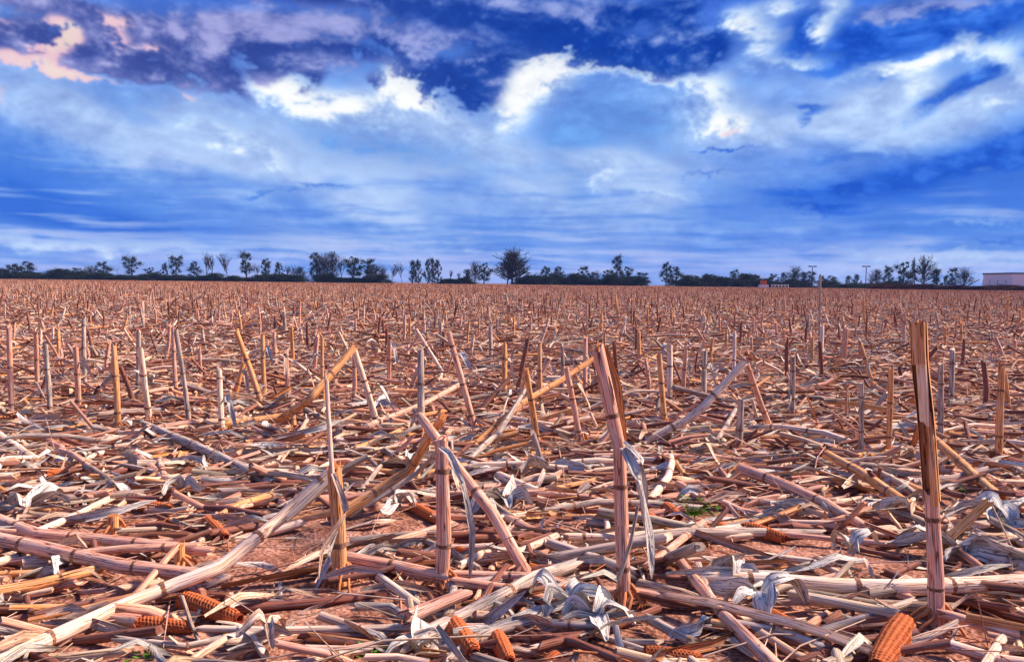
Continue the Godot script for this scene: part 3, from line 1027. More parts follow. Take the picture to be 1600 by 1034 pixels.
# ---------------------------------------------------------------- stalks placed from the photograph
func build_front_stalks() -> void:
	var a := standing([[531, 905], [528, 820], [522, 738]], 24, "gold", 1, "upright cut stalk with a thin torn strip of rind rising from its top", "", 11)
	var mb := MB.new()
	var z := -a.position.z
	tube(mb, [at_depth(519, 745, z - 0.02) - a.position, at_depth(515, 690, z - 0.02) - a.position, at_depth(510, 600, z - 0.01) - a.position], 0.0042, 0.0036, 7, rng_of(4), Vector2(0, 0.02))
	part("torn_rind", mb.mesh(), M.pale, a)
	leaf_on(a, "leaf", [[520, 740, -z + 0.03], [545, 800, -z + 0.06], [505, 860, -z + 0.08], [498, 905, -z + 0.10]], 0.012, "leaf_tan", 5)
	leaf_on(a, "leaf", [[528, 830, -z + 0.03], [512, 880, -z + 0.05], [490, 930, -z + 0.06]], 0.010, "leaf_grey", 6)
	var b := standing([[690, 912], [694, 838], [690, 690]], 23, "pink", 2, "upright stalk on a spread of brace roots inside the leaning broken frame", "", 13)
	z = -b.position.z
	leaf_on(b, "leaf", [[688, 700, -z + 0.02], [705, 712, -z + 0.06], [722, 760, -z + 0.08], [737, 830, -z + 0.07], [734, 905, -z + 0.05]], 0.012, "leaf_grey", 7, 0.9)
	var c := standing([[977, 945], [972, 840], [968, 700], [955, 640], [936, 552]], 21, "pink", 3, "tall split stalk bent back at half height beside hanging leaf strips", "", 8)
	z = -c.position.z
	leaf_on(c, "leaf", [[974, 700, -z + 0.02], [992, 735, -z + 0.05], [1003, 800, -z + 0.06], [1012, 850, -z + 0.07], [1018, 905, -z + 0.06]], 0.020, "leaf_grey", 8, 0.8)
	leaf_on(c, "leaf", [[975, 690, -z + 0.02], [1000, 720, -z + 0.04], [1010, 790, -z + 0.03]], 0.012, "leaf_grey", 9, 0.8)
	mb = MB.new()
	tube(mb, [at_depth(966, 905, z - 0.03) - c.position, at_depth(985, 850, z - 0.03) - c.position, at_depth(997, 790, z - 0.02) - c.position], 0.0035, 0.0025, 6, rng_of(14))
	part("torn_rind", mb.mesh(), M.grey, c)
	mb = MB.new()
	shell(mb, [at_depth(972, 690, z) - c.position, at_depth(962, 600, z) - c.position, at_depth(940, 545, z) - c.position], 0.0105, 3.6, Vector3(0.8, 0, 1), rng_of(15))
	part("split_rind", mb.mesh(), M.gold, c)
	var d := standing([[1465, 972], [1463, 905], [1456, 772]], 23, "pink", 4, "tallest stake-like stalk with its golden rind split open at the top", "", 12, 0.0, 0.006)
	z = -d.position.z
	mb = MB.new()
	shell(mb, [at_depth(1457, 782, z) - d.position, at_depth(1447, 650, z) - d.position, at_depth(1438, 570, z) - d.position, at_depth(1436, 506, z) - d.position], 0.0118, 4.0, Vector3(-0.55, 0, 1), rng_of(16), 0.003)
	part("split_rind", mb.mesh(), M.gold, d)
	for q in [[1431.5, 6.0, 51], [1440.5, 6.2, 52]]:      # two flattened halves of rind at the very top, a slit between them
		mb = MB.new()
		tube(mb, [at_depth(q[0] + 1.0, 566, z - 0.012) - d.position, at_depth(q[0], 535, z - 0.012) - d.position, at_depth(q[0] - 0.5, 505, z - 0.011) - d.position], q[1] * z / F, q[1] * z / F, 10, rng_of(int(q[2])), Vector2(0.004, 0.004))
		part("rind_half", mb.mesh(), M.gold, d)
	mb = MB.new()
	tube(mb, [at_depth(1445, 655, z - 0.004) - d.position, at_depth(1443, 610, z - 0.004) - d.position, at_depth(1440, 562, z - 0.004) - d.position], 0.0068, 0.0074, 10, rng_of(43), Vector2(0.012, 0.004), Color.WHITE, 0.25)
	part("pith", mb.mesh(), M.pith, d)
	for k in 5:
		mb = MB.new()
		var fx := 1428.0 + k * 4.5
		tube(mb, [at_depth(fx, 512, z + 0.004) - d.position, at_depth(fx + 1, 500, z) - d.position, at_depth(fx + 1.0 - k * 0.3, 486 + (k % 2) * 5, z) - d.position], 0.0012, 0.0006, 5, rng_of(30 + k), Vector2.ZERO, Color.WHITE, 0.0, 0.01)
		part("fibre", mb.mesh(), M.grey, d)
	mb = MB.new()
	tube(mb, [at_depth(1462, 790, z - 0.01) - d.position, at_depth(1456, 700, z - 0.01) - d.position, at_depth(1452, 645, z) - d.position], 0.006, 0.0045, 8, rng_of(41), Vector2(0, 0.02))
	part("torn_rind", mb.mesh(), M.gold, d)

func build_fallen_stalks() -> void:
	fallen([[-40, 1042, .012], [60, 1005, .015], [180, 950, .02], [250, 922, .03], [345, 885, .05], [440, 808, -1.34], [517, 737, -1.38]], 27, 20, "pale", 51, "longest pale stalk leaning from the ground up to the cut stalk with a torn strip")
	fallen([[455, 805, -1.32], [520, 748, -1.36]], 10, 14, "grey", 52, "grey torn husk strip lying along the longest pale stalk", .02, .3)
	fallen([[-20, 840, .03], [65, 857, .028], [195, 885, .026], [306, 897, .022]], 25, 22, "pink", 53, "thick pinkish stalk lying under the longest pale stalk")
	fallen([[-10, 812, .02], [60, 836, .02], [180, 846, .018], [325, 862, .016]], 22, 18, "pink", 54, "pale pink stalk lying just behind the thick pinkish stalk")
	fallen([[660, 655, -1.62], [705, 718, -1.50], [770, 802, -1.42], [822, 894, .008]], 15, 20, "pink", 55, "pinkish stalk leaning as the steep leg of the broken frame")
	fallen([[528, 806, .012], [640, 735, -1.75], [672, 680, -1.66], [690, 655, -1.62]], 20, 13, "gold", 56, "golden brown stalk leaning as the long leg of the broken frame")
	fallen([[555, 802, .01], [650, 740, -1.72], [700, 690, -1.64]], 9, 6, "grey", 57, "thin dark strip leaning beside the golden brown leg of the broken frame")
	fallen([[352, 664, .015], [445, 650, .03], [482, 625, -2.45], [551, 545, -2.6]], 13, 12, "gold", 58, "golden stalk lying flat then kinked steeply upward")
	fallen([[228, 665, .02], [300, 695, .02], [345, 716, .016], [428, 756, .012]], 14, 20, "grey", 59, "grey-topped stalk lying alone behind the pinkish stalks")
	fallen([[-20, 668, .04], [10, 690, .02], [57, 722, .01]], 14, 16, "pale", 60, "bleached stalk stub slanting down beyond the pinkish stalks")
	fallen([[628, 1008, .018], [725, 962, .02], [775, 935, .022], [835, 902, .022], [892, 884, .02]], 30, 21, "grey", 61, "thick weathered grey stalk lying over a cob")
	fallen([[1160, 733, .03], [1225, 757, .024], [1292, 788, .015], [1348, 822, .010]], 18, 17, "pink", 62, "pinkish stalk slanting down in front of a bare soil patch")
	fallen([[1296, 712, .055], [1345, 738, .04], [1400, 775, .02], [1435, 800, .01]], 14, 17, "gold", 63, "golden stalk slanting down toward the tallest stake-like stalk")
	fallen([[1452, 680, .07], [1490, 712, .05], [1520, 740, .03], [1562, 776, .012]], 14, 15, "gold", 64, "golden jointed stalk slanting down behind the tallest stake-like stalk")
	fallen([[1085, 902, .02], [1200, 907, .02], [1300, 915, .02], [1420, 918, .02], [1640, 908, .02]], 23, 27, "pale", 65, "long bleached stalk lying level across the foot of the tallest stake-like stalk")
	fallen([[1060, 872, .02], [1110, 935, .022], [1135, 965, .02], [1215, 1044, .012]], 15, 26, "pink", 66, "pinkish stalk lying over the leaf pile at the end of the level bleached stalk")
	fallen([[1166, 980, .016], [1225, 992, .014], [1285, 1014, .012]], 22, 22, "grey", 67, "short thick grey stalk piece lying beside a cob")
	fallen([[543, 873, .014], [610, 884, .014], [690, 902, .012]], 22, 23, "pink", 68, "plump pink stalk piece lying between the two upright cut stalks")
	fallen([[598, 905, .02], [655, 946, .012]], 13, 14, "pale", 69, "short pale stalk piece slanting below the plump pink piece")
	fallen([[1012, 688, .012], [1075, 655, -2.5], [1100, 635, -2.5], [1160, 570, -2.55]], 13, 12, "pale", 70, "bleached stalk lying flat then kinked up to a peak")
	fallen([[1203, 668, .01], [1185, 620, -2.66], [1168, 570, -2.6]], 10, 8, "pink", 71, "short leaning stalk that meets the kinked bleached stalk at a peak")
	fallen([[745, 692, .012], [815, 630, -2.6], [880, 592, -2.75], [928, 560, -2.85]], 12, 9, "gold", 72, "golden stalk sloping up between upright stubs")
	fallen([[735, 715, .01], [780, 675, .05], [820, 610, -2.6]], 11, 7, "grey", 73, "dark splintered stalk crossing under the golden sloping stalk")
	fallen([[540, 680, .012], [600, 655, .03], [660, 632, .06], [720, 600, .10]], 11, 8, "pink", 74, "pinkish stalk sloping up toward a leaning stub")
	fallen([[545, 705, .012], [600, 685, .02], [655, 660, .04]], 10, 10, "gold", 75, "golden stalk lying below the pinkish sloping stalk")
	fallen([[700, 718, .012], [745, 728, .012], [800, 752, .014], [838, 768, .012]], 14, 15, "pale", 76, "pale jointed stalk lying behind the steep leg of the broken frame")
	fallen([[775, 800, .01], [830, 828, .01]], 14, 14, "pink", 77, "short pink stalk piece beside crumpled grey leaves")
	fallen([[715, 898, .012], [790, 900, .016], [850, 902, .02], [880, 912, .016]], 15, 14, "pink", 78, "curved pink stalk lying behind the thick weathered grey stalk")
	fallen([[890, 922, .012], [985, 925, .012], [1080, 942, .012]], 16, 17, "pink", 79, "jointed pink stalk lying across the foot of the tall split stalk")
	fallen([[862, 850, .012], [925, 872, .014], [985, 893, .012]], 18, 18, "grey", 80, "thick grey-backed stalk lying behind the tall split stalk")
	fallen([[812, 862, .012], [868, 838, .012]], 12, 12, "pale", 81, "short pale stalk piece beside the foot of the steep leaning leg")
	fallen([[690, 1000, .012], [610, 948, .012], [560, 948, .012]], 14, 14, "grey", 82, "thin grey stalk lying under the thick weathered grey stalk")
	fallen([[640, 962, .03], [720, 930, .03]], 24, 20, "pink", 83, "stout pink stalk piece resting beside the spread of brace roots")
	fallen([[320, 982, .01], [440, 985, .01], [560, 982, .01], [660, 980, .01]], 11, 12, "pale", 84, "straight pale stalk lying level near a pair of cobs")
	fallen([[195, 1000, .012], [290, 1010, .01], [370, 992, .01], [430, 985, .01]], 12, 10, "grey", 85, "grey strip of stalk lying in front of a pair of cobs")
	fallen([[-10, 925, .02], [60, 912, .02], [150, 890, .016]], 18, 16, "gold", 86, "golden stalk lying under the thick pinkish stalk")
	fallen([[1285, 985, .012], [1350, 965, .014], [1425, 940, .014]], 12, 12, "grey", 87, "slim grey stalk lying in front of the level bleached stalk")
	fallen([[1485, 962, .02], [1560, 985, .018], [1630, 1000, .014]], 17, 18, "pink", 88, "stalk lying out from the foot of the tallest stake-like stalk")
	fallen([[1535, 1045, .012], [1565, 1000, .012]], 16, 15, "pale", 89, "short pale stalk pointing away beside the brace roots of the tallest stake")
	fallen([[1190, 868, .012], [1270, 878, .012], [1310, 895, .01]], 12, 11, "pale", 90, "pale stalk lying on the edge of a bare soil patch")
	fallen([[1020, 970, .014], [1075, 1000, .012]], 16, 18, "grey", 91, "short grey stalk piece beside the crumpled grey husks")
	fallen([[1095, 820, .02], [1030, 870, .02], [1010, 885, .02]], 13, 12, "pink", 92, "pinkish stalk beside a small green weed")
	fallen([[1230, 835, .012], [1300, 842, .012], [1395, 850, .012]], 9, 10, "pink", 93, "thin reddish stalk lying on a bare soil patch")
	fallen([[840, 1010, .012], [930, 990, .01], [1030, 1022, .01]], 9, 8, "pale", 94, "thin pale strip lying in front of the crumpled grey husks")
	fallen([[1080, 660, .012], [1120, 690, .02], [1150, 640, .05]], 8, 7, "grey", 95, "grey splintered stalk bent near the peak of two stalks")
	fallen([[215, 715, .01], [245, 740, .012], [262, 752, .012]], 15, 15, "pink", 96, "short pink stalk piece beside curled leaf strips")
	fallen([[60, 830, .012], [130, 800, .02], [165, 782, .03]], 13, 11, "pale", 97, "pale stalk sloping up behind the pinkish stalks")

func build_row_stalks() -> void:
	var list := [[18, 657, 13, 513, 8], [79, 655, 70, 540, 8], [122, 647, 117, 543, 9], [132, 607, 130, 500, 7], [184, 672, 177, 545, 10], [214, 625, 216, 520, 7], [234, 660, 218, 545, 10], [275, 625, 270, 515, 7], [297, 668, 275, 522, 8], [314, 595, 311, 545, 6], [347, 675, 342, 580, 9], [413, 641, 369, 519, 9], [365, 625, 379, 570, 8], [413, 620, 410, 525, 7], [430, 575, 428, 520, 6], [458, 572, 455, 512, 6], [452, 634, 447, 552, 7], [444, 530, 443, 487, 6], [459, 678, 457, 640, 8], [505, 630, 503, 530, 6], [91, 575, 90, 520, 6], [58, 610, 55, 525, 7],
		[553, 635, 553, 555, 7], [592, 667, 553, 548, 10], [607, 612, 608, 535, 7], [658, 682, 657, 550, 11], [635, 627, 655, 572, 7], [700, 592, 650, 515, 6], [745, 674, 702, 525, 10], [788, 634, 788, 540, 9], [767, 565, 766, 512, 6], [842, 697, 822, 580, 10], [845, 642, 843, 540, 7], [798, 662, 822, 588, 7], [832, 607, 858, 560, 10], [909, 693, 885, 575, 9], [914, 632, 915, 530, 7], [1040, 668, 1030, 555, 9], [1046, 635, 1047, 540, 9], [1000, 578, 998, 520, 6], [796, 500, 790, 460, 4], [964, 502, 962, 466, 4], [630, 540, 632, 495, 5], [690, 555, 688, 505, 6],
		[1100, 634, 1102, 550, 8], [1148, 612, 1148, 520, 6], [1237, 652, 1239, 558, 9], [1283, 568, 1285, 510, 7], [1267, 580, 1270, 528, 6], [1320, 577, 1322, 515, 8], [1346, 708, 1346, 600, 8], [1368, 607, 1346, 540, 7], [1389, 707, 1393, 578, 9], [1412, 553, 1413, 508, 6], [1412, 608, 1412, 582, 7], [1471, 684, 1471, 570, 9], [1486, 637, 1489, 550, 8], [1561, 718, 1566, 575, 11], [1577, 575, 1556, 528, 7], [1577, 652, 1570, 585, 9], [1281, 524, 1282, 430, 4], [1352, 508, 1350, 468, 4], [1227, 500, 1225, 463, 4], [1573, 514, 1576, 467, 4], [1594, 512, 1595, 485, 4], [1155, 702, 1158, 625, 11]]
	var rng := rng_of(202)
	var k := 0
	for q in list:
		var tone: String = ["gold", "pink", "pale", "gold", "grey", "pink"][rng.randi() % 6]
		var lean := absf(q[2] - q[0]) / float(q[1] - q[3])
		var tall: bool = (q[1] - q[3]) / (q[1] - 444.0) > 0.62
		var how := "leaning" if lean > 0.22 else "upright"
		var lb := "%s %s %scorn stalk stub standing in the stubble rows" % [how, TONE_WORDS[tone], "tall " if tall else ""]
		if q[0] == 1281: lb = "tallest thin dark stick rising above the horizon line"
		var o := standing([[q[0], q[1]], [lerpf(q[0], q[2], .5) + rng.randf_range(-1, 1), lerpf(q[1], q[3], .5)], [q[2], q[3]]], q[4], "grey" if q[0] == 1281 else tone, 300 + k, lb, "standing corn stalk stubs", 6 if q[1] > 640 else 0, rng.randf_range(-.04, .04))
		var z := -o.position.z
		if rng.randf() < 0.55 and z < 5.0:
			var x2: float = q[0] + rng.randf_range(-1, 1) * 30.0
			var t := rng.randf_range(.3, .9)
			var sx := lerpf(q[0], q[2], t)
			var sy := lerpf(q[1], q[3], t)
			leaf_on(o, "leaf", [[sx, sy, -z + .01], [lerpf(sx, x2, .4), sy - rng.randf_range(2, 16), -z + .03], [x2, sy + rng.randf_range(10, 40), -z + .05]], rng.randf_range(.010, .02), ["leaf_grey", "leaf_tan"][rng.randi() % 2], 700 + k)
		k += 1
	# two short orange cut stubs in the front litter
	standing([[176, 836], [176, 806]], 17, "gold", 401, "short bright orange cut stub behind the pinkish stalks", "", 4, 0.0, 0.004)
	standing([[280, 885], [280, 856]], 16, "gold", 402, "short ragged orange stub just behind the pinkish stalks' end", "", 5, 0.0, 0.012)


# ---------------------------------------------------------------- cobs, husks, weeds
func build_cobs() -> void:
	var list := [[285, 932, 372, 962, 32, "long reddish cob lying under the longest pale stalk"], [190, 962, 300, 972, 26, "dark reddish cob beside a longer cob under the pale stalk"], [219, 788, 267, 794, 19, "stubby cob lying beside a curled grey leaf"], [322, 812, 352, 838, 20, "pale orange cob with a grey husk tip"], [645, 788, 692, 812, 19, "orange cob lying behind the stalk on spread brace roots"],
		[703, 972, 740, 1020, 38, "thick broken cob pointing out from under the weathered grey stalk"], [1412, 975, 1372, 1042, 46, "large tan cob lying beside the foot of the tallest stake"], [1165, 820, 1226, 836, 23, "cob with a grey husk stub on the bare soil patch"], [1203, 962, 1252, 988, 22, "small red cob poking out from crumpled leaves"], [1540, 868, 1582, 882, 18, "small orange cob lying among pale leaves"],
		[1010, 1018, 1095, 1026, 26, "red cob lying level below the crumpled grey husks"], [775, 992, 796, 1030, 30, "short broken cob below the grey husk cluster"], [1010, 806, 1034, 822, 26, "cob end wrapped in a grey husk beside the green weed"], [674, 846, 726, 852, 15, "thin orange cob lying beyond the upright stalk"], [710, 868, 766, 873, 14, "half-buried orange cob between two stalks"], [340, 797, 392, 788, 18, "pinkish cob lying near the pale orange cob"], [1120, 820, 1145, 832, 22, "stubby cob beside the green weed"], [1398, 838, 1426, 832, 20, "broken cob stub at the edge of the bare soil patch"], [812, 878, 842, 884, 17, "short orange cob behind the steep leaning leg"], [870, 1020, 850, 1036, 26, "cob seen end-on showing its ring"], [1040, 790, 1062, 806, 20, "small cob half hidden by leaves near the weed"], [70, 745, 98, 738, 14, "tiny cob lying among level stalks"], [1440, 755, 1470, 748, 12, "reddish cob behind the tallest stake-like stalk"]]
	var meshes := [cob_mesh(1, 0.16, 0.0155), cob_mesh(2, 0.12, 0.0155), cob_mesh(3, 0.09, 0.0155)]
	var lens := [0.16, 0.12, 0.09]
	var end := cob_end(0.0155 * 0.86)
	var k := 0
	for q in list:
		var r: float = q[4] * 0.5 * EYE / (maxf(q[1], q[3]) - horizon_y(q[0]))
		var a := on_plane(q[0], q[1], r * 0.9)
		var b := on_plane(q[2], q[3], r * 0.9)
		var mid := (a + b) / 2
		var len := minf(a.distance_to(b), 0.17)
		var pick := 0
		for j in 3:
			if absf(lens[j] - len) < absf(lens[pick] - len): pick = j
		var o := thing("corn_cob", q[5], "corn cob", Vector3(mid.x, gh(mid.x, mid.z) + r * 0.85, mid.z))
		part("cob", meshes[pick], M.cob, o)
		part("broken_end", end, M.cob_core, o, Vector3(-lens[pick] / 2, 0, 0)).scale = Vector3(-1, 1, 1)
		part("broken_end", end, M.cob_core, o, Vector3(lens[pick] / 2 - 0.0015, 0, 0)).scale = Vector3(1, 0.72, 0.72)
		var dir := (b - a).normalized()
		var rollb := Basis(Vector3.RIGHT, k * 1.3)
		var up := Vector3.UP
		var zz := dir.cross(up).normalized()
		o.basis = Basis(dir, zz.cross(dir).normalized(), zz) * rollb * Basis.from_scale(Vector3(len / lens[pick], r / 0.0155, r / 0.0155))
		k += 1

func build_husks() -> void:
	# crumpled husk clusters: [pixel x, y, size in m, blades, material, label]
	var list := [[885, 950, .085, 5, "leaf_grey", "crumpled grey husk cluster with broad cupped blades beside the tall split stalk"], [930, 975, .075, 4, "leaf_grey", "flat grey husk lying below the crumpled cluster"], [585, 640, .11, 4, "leaf_grey", "pale grey folded husk standing among stubs"], [40, 800, .09, 5, "leaf_grey", "tangle of curled grey husks behind the pinkish stalks"], [285, 770, .08, 3, "leaf_grey", "curled grey husk arching over level stalks"], [620, 800, .06, 3, "leaf_grey", "small grey husk beside a bare soil patch"], [790, 790, .09, 5, "leaf_grey", "crumpled grey husks behind the steep leaning leg"], [1190, 950, .09, 5, "leaf_grey", "crumpled leaf pile at the end of the level bleached stalk"], [1150, 905, .06, 4, "leaf_grey", "knotted grey leaves on the level bleached stalk"], [1500, 870, .11, 6, "leaf_grey", "shredded grey husks behind the level bleached stalk"], [1560, 810, .10, 5, "leaf_grey", "curled pale husks below the golden jointed stalk"], [1330, 868, .05, 4, "leaf_grey", "dark withered leaf scrap on the bare soil patch"], [560, 680, .08, 4, "leaf_tan", "tan husk blades below the folded grey husk"], [860, 735, .10, 3, "leaf_grey", "broad grey husk lying behind the pale jointed stalk"], [640, 735, .09, 4, "leaf_grey", "grey leaf bundle behind the broken frame"], [1340, 650, .10, 3, "leaf_grey", "grey leaf sheath wrapped round a stub"], [650, 1020, .05, 3, "leaf_grey", "small grey husk scrap under the thick weathered stalk"], [420, 1000, .05, 4, "leaf_tan", "narrow leaf scraps in front of the longest pale stalk"]]
	var k := 0
	for q in list:
		var rng := rng_of(800 + k)
		var at := on_plane(q[0], q[1], 0.008)
		at.y = gh(at.x, at.z) + 0.012
		var o := thing("corn_husk", q[5], "corn husk", at)
		for j in q[3]:
			var mb := MB.new()
			var a: float = TAU * j / q[3] + rng.randf_range(-.5, .5)
			var d := Vector3(cos(a), 0, sin(a))
			var s: float = q[2] * rng.randf_range(.6, 1.1)
			leaf(mb, [Vector3(0, 0.004 * j, 0), d * s * .3 + Vector3.UP * rng.randf_range(.01, .035), d * s * .7 + Vector3.UP * rng.randf_range(.008, .04), d * s + Vector3.UP * rng.randf_range(-.004, .02)], s * rng.randf_range(.28, .55), rng, .6, rng.randf_range(.1, .45), Color.WHITE, 16)
			part("blade", mb.mesh(), M[q[4]], o)
		k += 1

func build_weeds() -> void:
	var list := [[1085, 800, .062, 130, "small bushy green weed beside a bare soil patch"], [184, 655, .03, 26, "tiny green sprout at the foot of a leaning stub"], [590, 1026, .03, 30, "low green seedling in front of the thick weathered stalk"], [1065, 838, .025, 24, "low green sprig beside the bushy weed"], [1495, 770, .02, 22, "small green sprout behind the tallest stake"], [690, 870, .018, 18, "tiny green sprig on the bare soil by the brace roots"], [1510, 555, .05, 30, "green weed tuft among the farther stubs"], [230, 1024, .02, 20, "green sprig under the longest pale stalk's lower end"]]
	var k := 0
	for q in list:
		var rng := rng_of(900 + k)
		var at := on_plane(q[0], q[1], 0.0)
		at.y = gh(at.x, at.z)
		var o := thing("weed", q[4], "weed", at, "")
		var stem := MB.new()
		var lf := MB.new()
		for j in q[3]:
			var a := rng.randf() * TAU
			var rr: float = q[2] * sqrt(rng.randf())
			var tip := Vector3(cos(a) * rr, rng.randf_range(.25, .8) * q[2] * (1.2 - rr / q[2]), sin(a) * rr)
			if j % 3 == 0: stick(stem, tip * Vector3(.1, 0, .1), tip, .0007, .0004, 4, Color(.9, 1, .7))
			var sz := rng.randf_range(.003, .0068)
			var d := Vector3(cos(a), rng.randf_range(-.2, .5), sin(a)).normalized()
			var s := d.cross(Vector3.UP).normalized() * sz * .55
			var tone := rng.randf_range(.6, 1.3)
			var col := Color(tone, tone, tone * .9)
			lf.flat_tri(tip, tip + d * sz + s, tip + d * sz * 2.0, col)
			lf.flat_tri(tip, tip + d * sz * 2.0, tip + d * sz - s, col)
		part("stem", stem.mesh(), M.weed, o)
		part("leaves", lf.mesh(), M.weed, o)
		k += 1


# ---------------------------------------------------------------- the rest of the litter and stubble
var bare: Array = []

func lying(x: float, z: float, r: float, rng: RandomNumberGenerator, stack: float, tilt: float) -> Transform3D:
	var yaw := rng.randf() * TAU
	if rng.randf() < 0.45: yaw = rng.randfn(0.15, 0.35)          # the harvester laid much of it along the rows
	var b := Basis(Vector3.UP, yaw) * Basis(Vector3.BACK, rng.randfn(0, tilt)) * Basis(Vector3.RIGHT, rng.randf() * TAU)
	return Transform3D(b, Vector3(x, gh(x, z) + r + rng.randf() * rng.randf() * stack, z))

func is_bare(x: float, z: float) -> bool:
	if z > -1.7:
		for q in keepout:
			if Vector2(x, z).distance_squared_to(q) < 0.0036: return true
	for q in bare:
		if Vector2((x - q[0]) / q[2], (z - q[1]) / q[3]).length() < 1.0: return true
	return false

func spot(rng: RandomNumberGenerator, d0: float, d1: float) -> Vector2:
	var d := sqrt(lerpf(d0 * d0, d1 * d1, rng.randf()))
	return Vector2(rng.randf_range(-1, 1) * (0.70 * d + 0.35), -d)

func build_scatter() -> void:
	for q in [[1270, 862, .21, .10], [620, 822, .17, .10], [430, 880, .10, .07], [1120, 862, .09, .07], [560, 850, .09, .06], [1340, 878, .13, .07], [480, 965, .07, .05], [1085, 805, .085, .07], [730, 860, .10, .05], [690, 935, .05, .04], [330, 950, .06, .04]]:
		var c := on_plane(q[0], q[1], 0)
		bare.append([c.x, c.z, q[2], q[3]])
	var rng := rng_of(4242)
	# ---- fallen stalk pieces and dry leaves one by one, the largest in view
	var variants := []
	for k in 16:
		var len := [0.10, 0.16, 0.24, 0.34, 0.46, 0.20, 0.13, 0.28][k % 8] as float
		var r := rng.randf_range(.0055, .0105)
		var bend := rng.randf_range(-.06, .06) * len
		var pts := [Vector3(-len / 2, 0, 0), Vector3(-len / 6, bend, bend), Vector3(len / 6, bend, bend * .7), Vector3(len / 2, 0, 0)]
		var mb := MB.new()
		if k % 5 == 4:
			shell(mb, pts, r * 1.1, rng.randf_range(2.4, 4.2), Vector3(0, 1, .4), rng, .015)
		else:
			tube(mb, pts, r, r * rng.randf_range(.8, 1.0), 9, rng, Vector2(.014, .018))
		var rings := []
		if k % 5 != 4:
			var dd := rng.randf_range(.03, .08)
			while dd < len - .02:
				var pa := point_along(pts, dd)
				rings.append(node_ring(pa[0], pa[1], r * .99, 9))
				dd += .13
		variants.append([mb.mesh(), rings, len, r])
	for k in 235:
		var p := spot(rng, 1.0, 2.9)
		if is_bare(p.x, p.y) and rng.randf() < .93: continue
		var v: Array = variants[rng.randi() % 16]
		var tone: String = ["pink", "pale", "pink", "grey", "gold", "pale", "grey"][rng.randi() % 7]
		var size := "short" if v[2] < .15 else ("long" if v[2] > .3 else "medium-length")
		var o := thing("stalk_piece", "%s %s broken stalk piece lying in the litter" % [size, TONE_WORDS[tone]], "stalk piece", Vector3.ZERO, "broken stalk pieces in the litter")
		var stem := part("stem", v[0], M[tone], o)
		for r in v[1]: part("node", r, M.node, stem)
		o.transform = lying(p.x, p.y, v[3] * .8, rng, .015, .04)
	var leaves := []
	for k in 14:
		var len := rng.randf_range(.08, .24)
		var mb := MB.new()
		leaf(mb, [Vector3(-len / 2, 0, 0), Vector3(-len / 5, rng.randf_range(0, .02), rng.randf_range(-.03, .03)), Vector3(len / 5, rng.randf_range(0, .025), rng.randf_range(-.03, .03)), Vector3(len / 2, rng.randf_range(0, .02), rng.randf_range(-.03, .03))], rng.randf_range(.008, .024), rng, 1.0, rng.randf_range(.1, .5), Color.WHITE, 10)
		leaves.append([mb.mesh(), len])
	for k in 290:
		var p := spot(rng, 1.0, 2.7)
		if is_bare(p.x, p.y) and rng.randf() < .9: continue
		var v: Array = leaves[rng.randi() % 14]
		var grey := rng.randf() < .6
		var o := part(numbered("dry_leaf"), v[0], M.leaf_grey if grey else M.leaf_tan, self)
		tag(o, "%s %s dry leaf strip curled on the litter" % ["long" if v[1] > .16 else "short", "grey" if grey else "tan"], "dry leaf", "dry leaf strips in the litter")
		o.transform = lying(p.x, p.y, .006, rng, .025, .12)
		o.basis = o.basis * Basis(Vector3.RIGHT, 0.0)
	# ---- everything smaller or farther: uncountable litter
	var heap := Node3D.new()
	heap.name = "corn_litter"
	add_child(heap)
	tag(heap, "dense litter of broken corn stalks, leaves and straw covering the field", "litter", "", "stuff")
	var kinds := []         # [mesh, material, name, radius, weight near, weight far]
	for k in 8:
		var len := [0.13, 0.09, 0.20, 0.16, 0.11, 0.26, 0.18, 0.07][k] as float
		var r := [.007, .006, .008, .0045, .0075, .006, .009, .008][k] as float
		var mb := MB.new()
		if k % 3 == 2: shell(mb, [Vector3(-len / 2, 0, 0), Vector3(0, .004, .006), Vector3(len / 2, 0, 0)], r, 2.6, Vector3(0, 1, .3), rng, .012)
		else: tube(mb, [Vector3(-len / 2, 0, 0), Vector3(0, .003, .005), Vector3(len / 2, 0, 0)], r, r * .9, 7, rng, Vector2(.01, .012), Color.WHITE, .12, .06)
		kinds.append([mb.mesh(), ["pink", "pale", "gold", "grey", "pale", "pink", "grey", "pink"][k], "stalk_bit", r, 1.0, 1.5])
	for k in 6:
		var mb := MB.new()
		var len := rng.randf_range(.06, .15)
		leaf(mb, [Vector3(-len / 2, 0, 0), Vector3(0, rng.randf_range(0, .02), rng.randf_range(-.02, .02)), Vector3(len / 2, rng.randf_range(0, .02), rng.randf_range(-.02, .02))], rng.randf_range(.006, .018), rng, 1.2, .35, Color.WHITE, 6)
		kinds.append([mb.mesh(), "leaf_grey" if k % 2 else "leaf_tan", "leaf_bit", .006, 2.4, 2.7])
	for k in 3:
		var mb := MB.new()
		var len := [0.14, 0.10, 0.18][k] as float
		tube(mb, [Vector3(-len / 2, 0, 0), Vector3(0, .003, .005), Vector3(len / 2, 0, 0)], .0065, .0055, 6, rng, Vector2(.01, .012), Color.WHITE, .12, .07)
		kinds.append([mb.mesh(), "brown", "stalk_bit", .0065, 2.0, 2.6])
	for k in 4:
		var mb := MB.new()
		var len := rng.randf_range(.08, .22)
		tube(mb, [Vector3(-len / 2, 0, 0), Vector3(0, rng.randf_range(-.01, .012), rng.randf_range(-.02, .02)), Vector3(len / 2, 0, 0)], .0014, .0009, 4, rng, Vector2.ZERO, Color.WHITE, 0.0, .03, false)
		kinds.append([mb.mesh(), ["leaf_tan", "pink", "root", "pale"][k], "straw", .003, 4.5, .6])
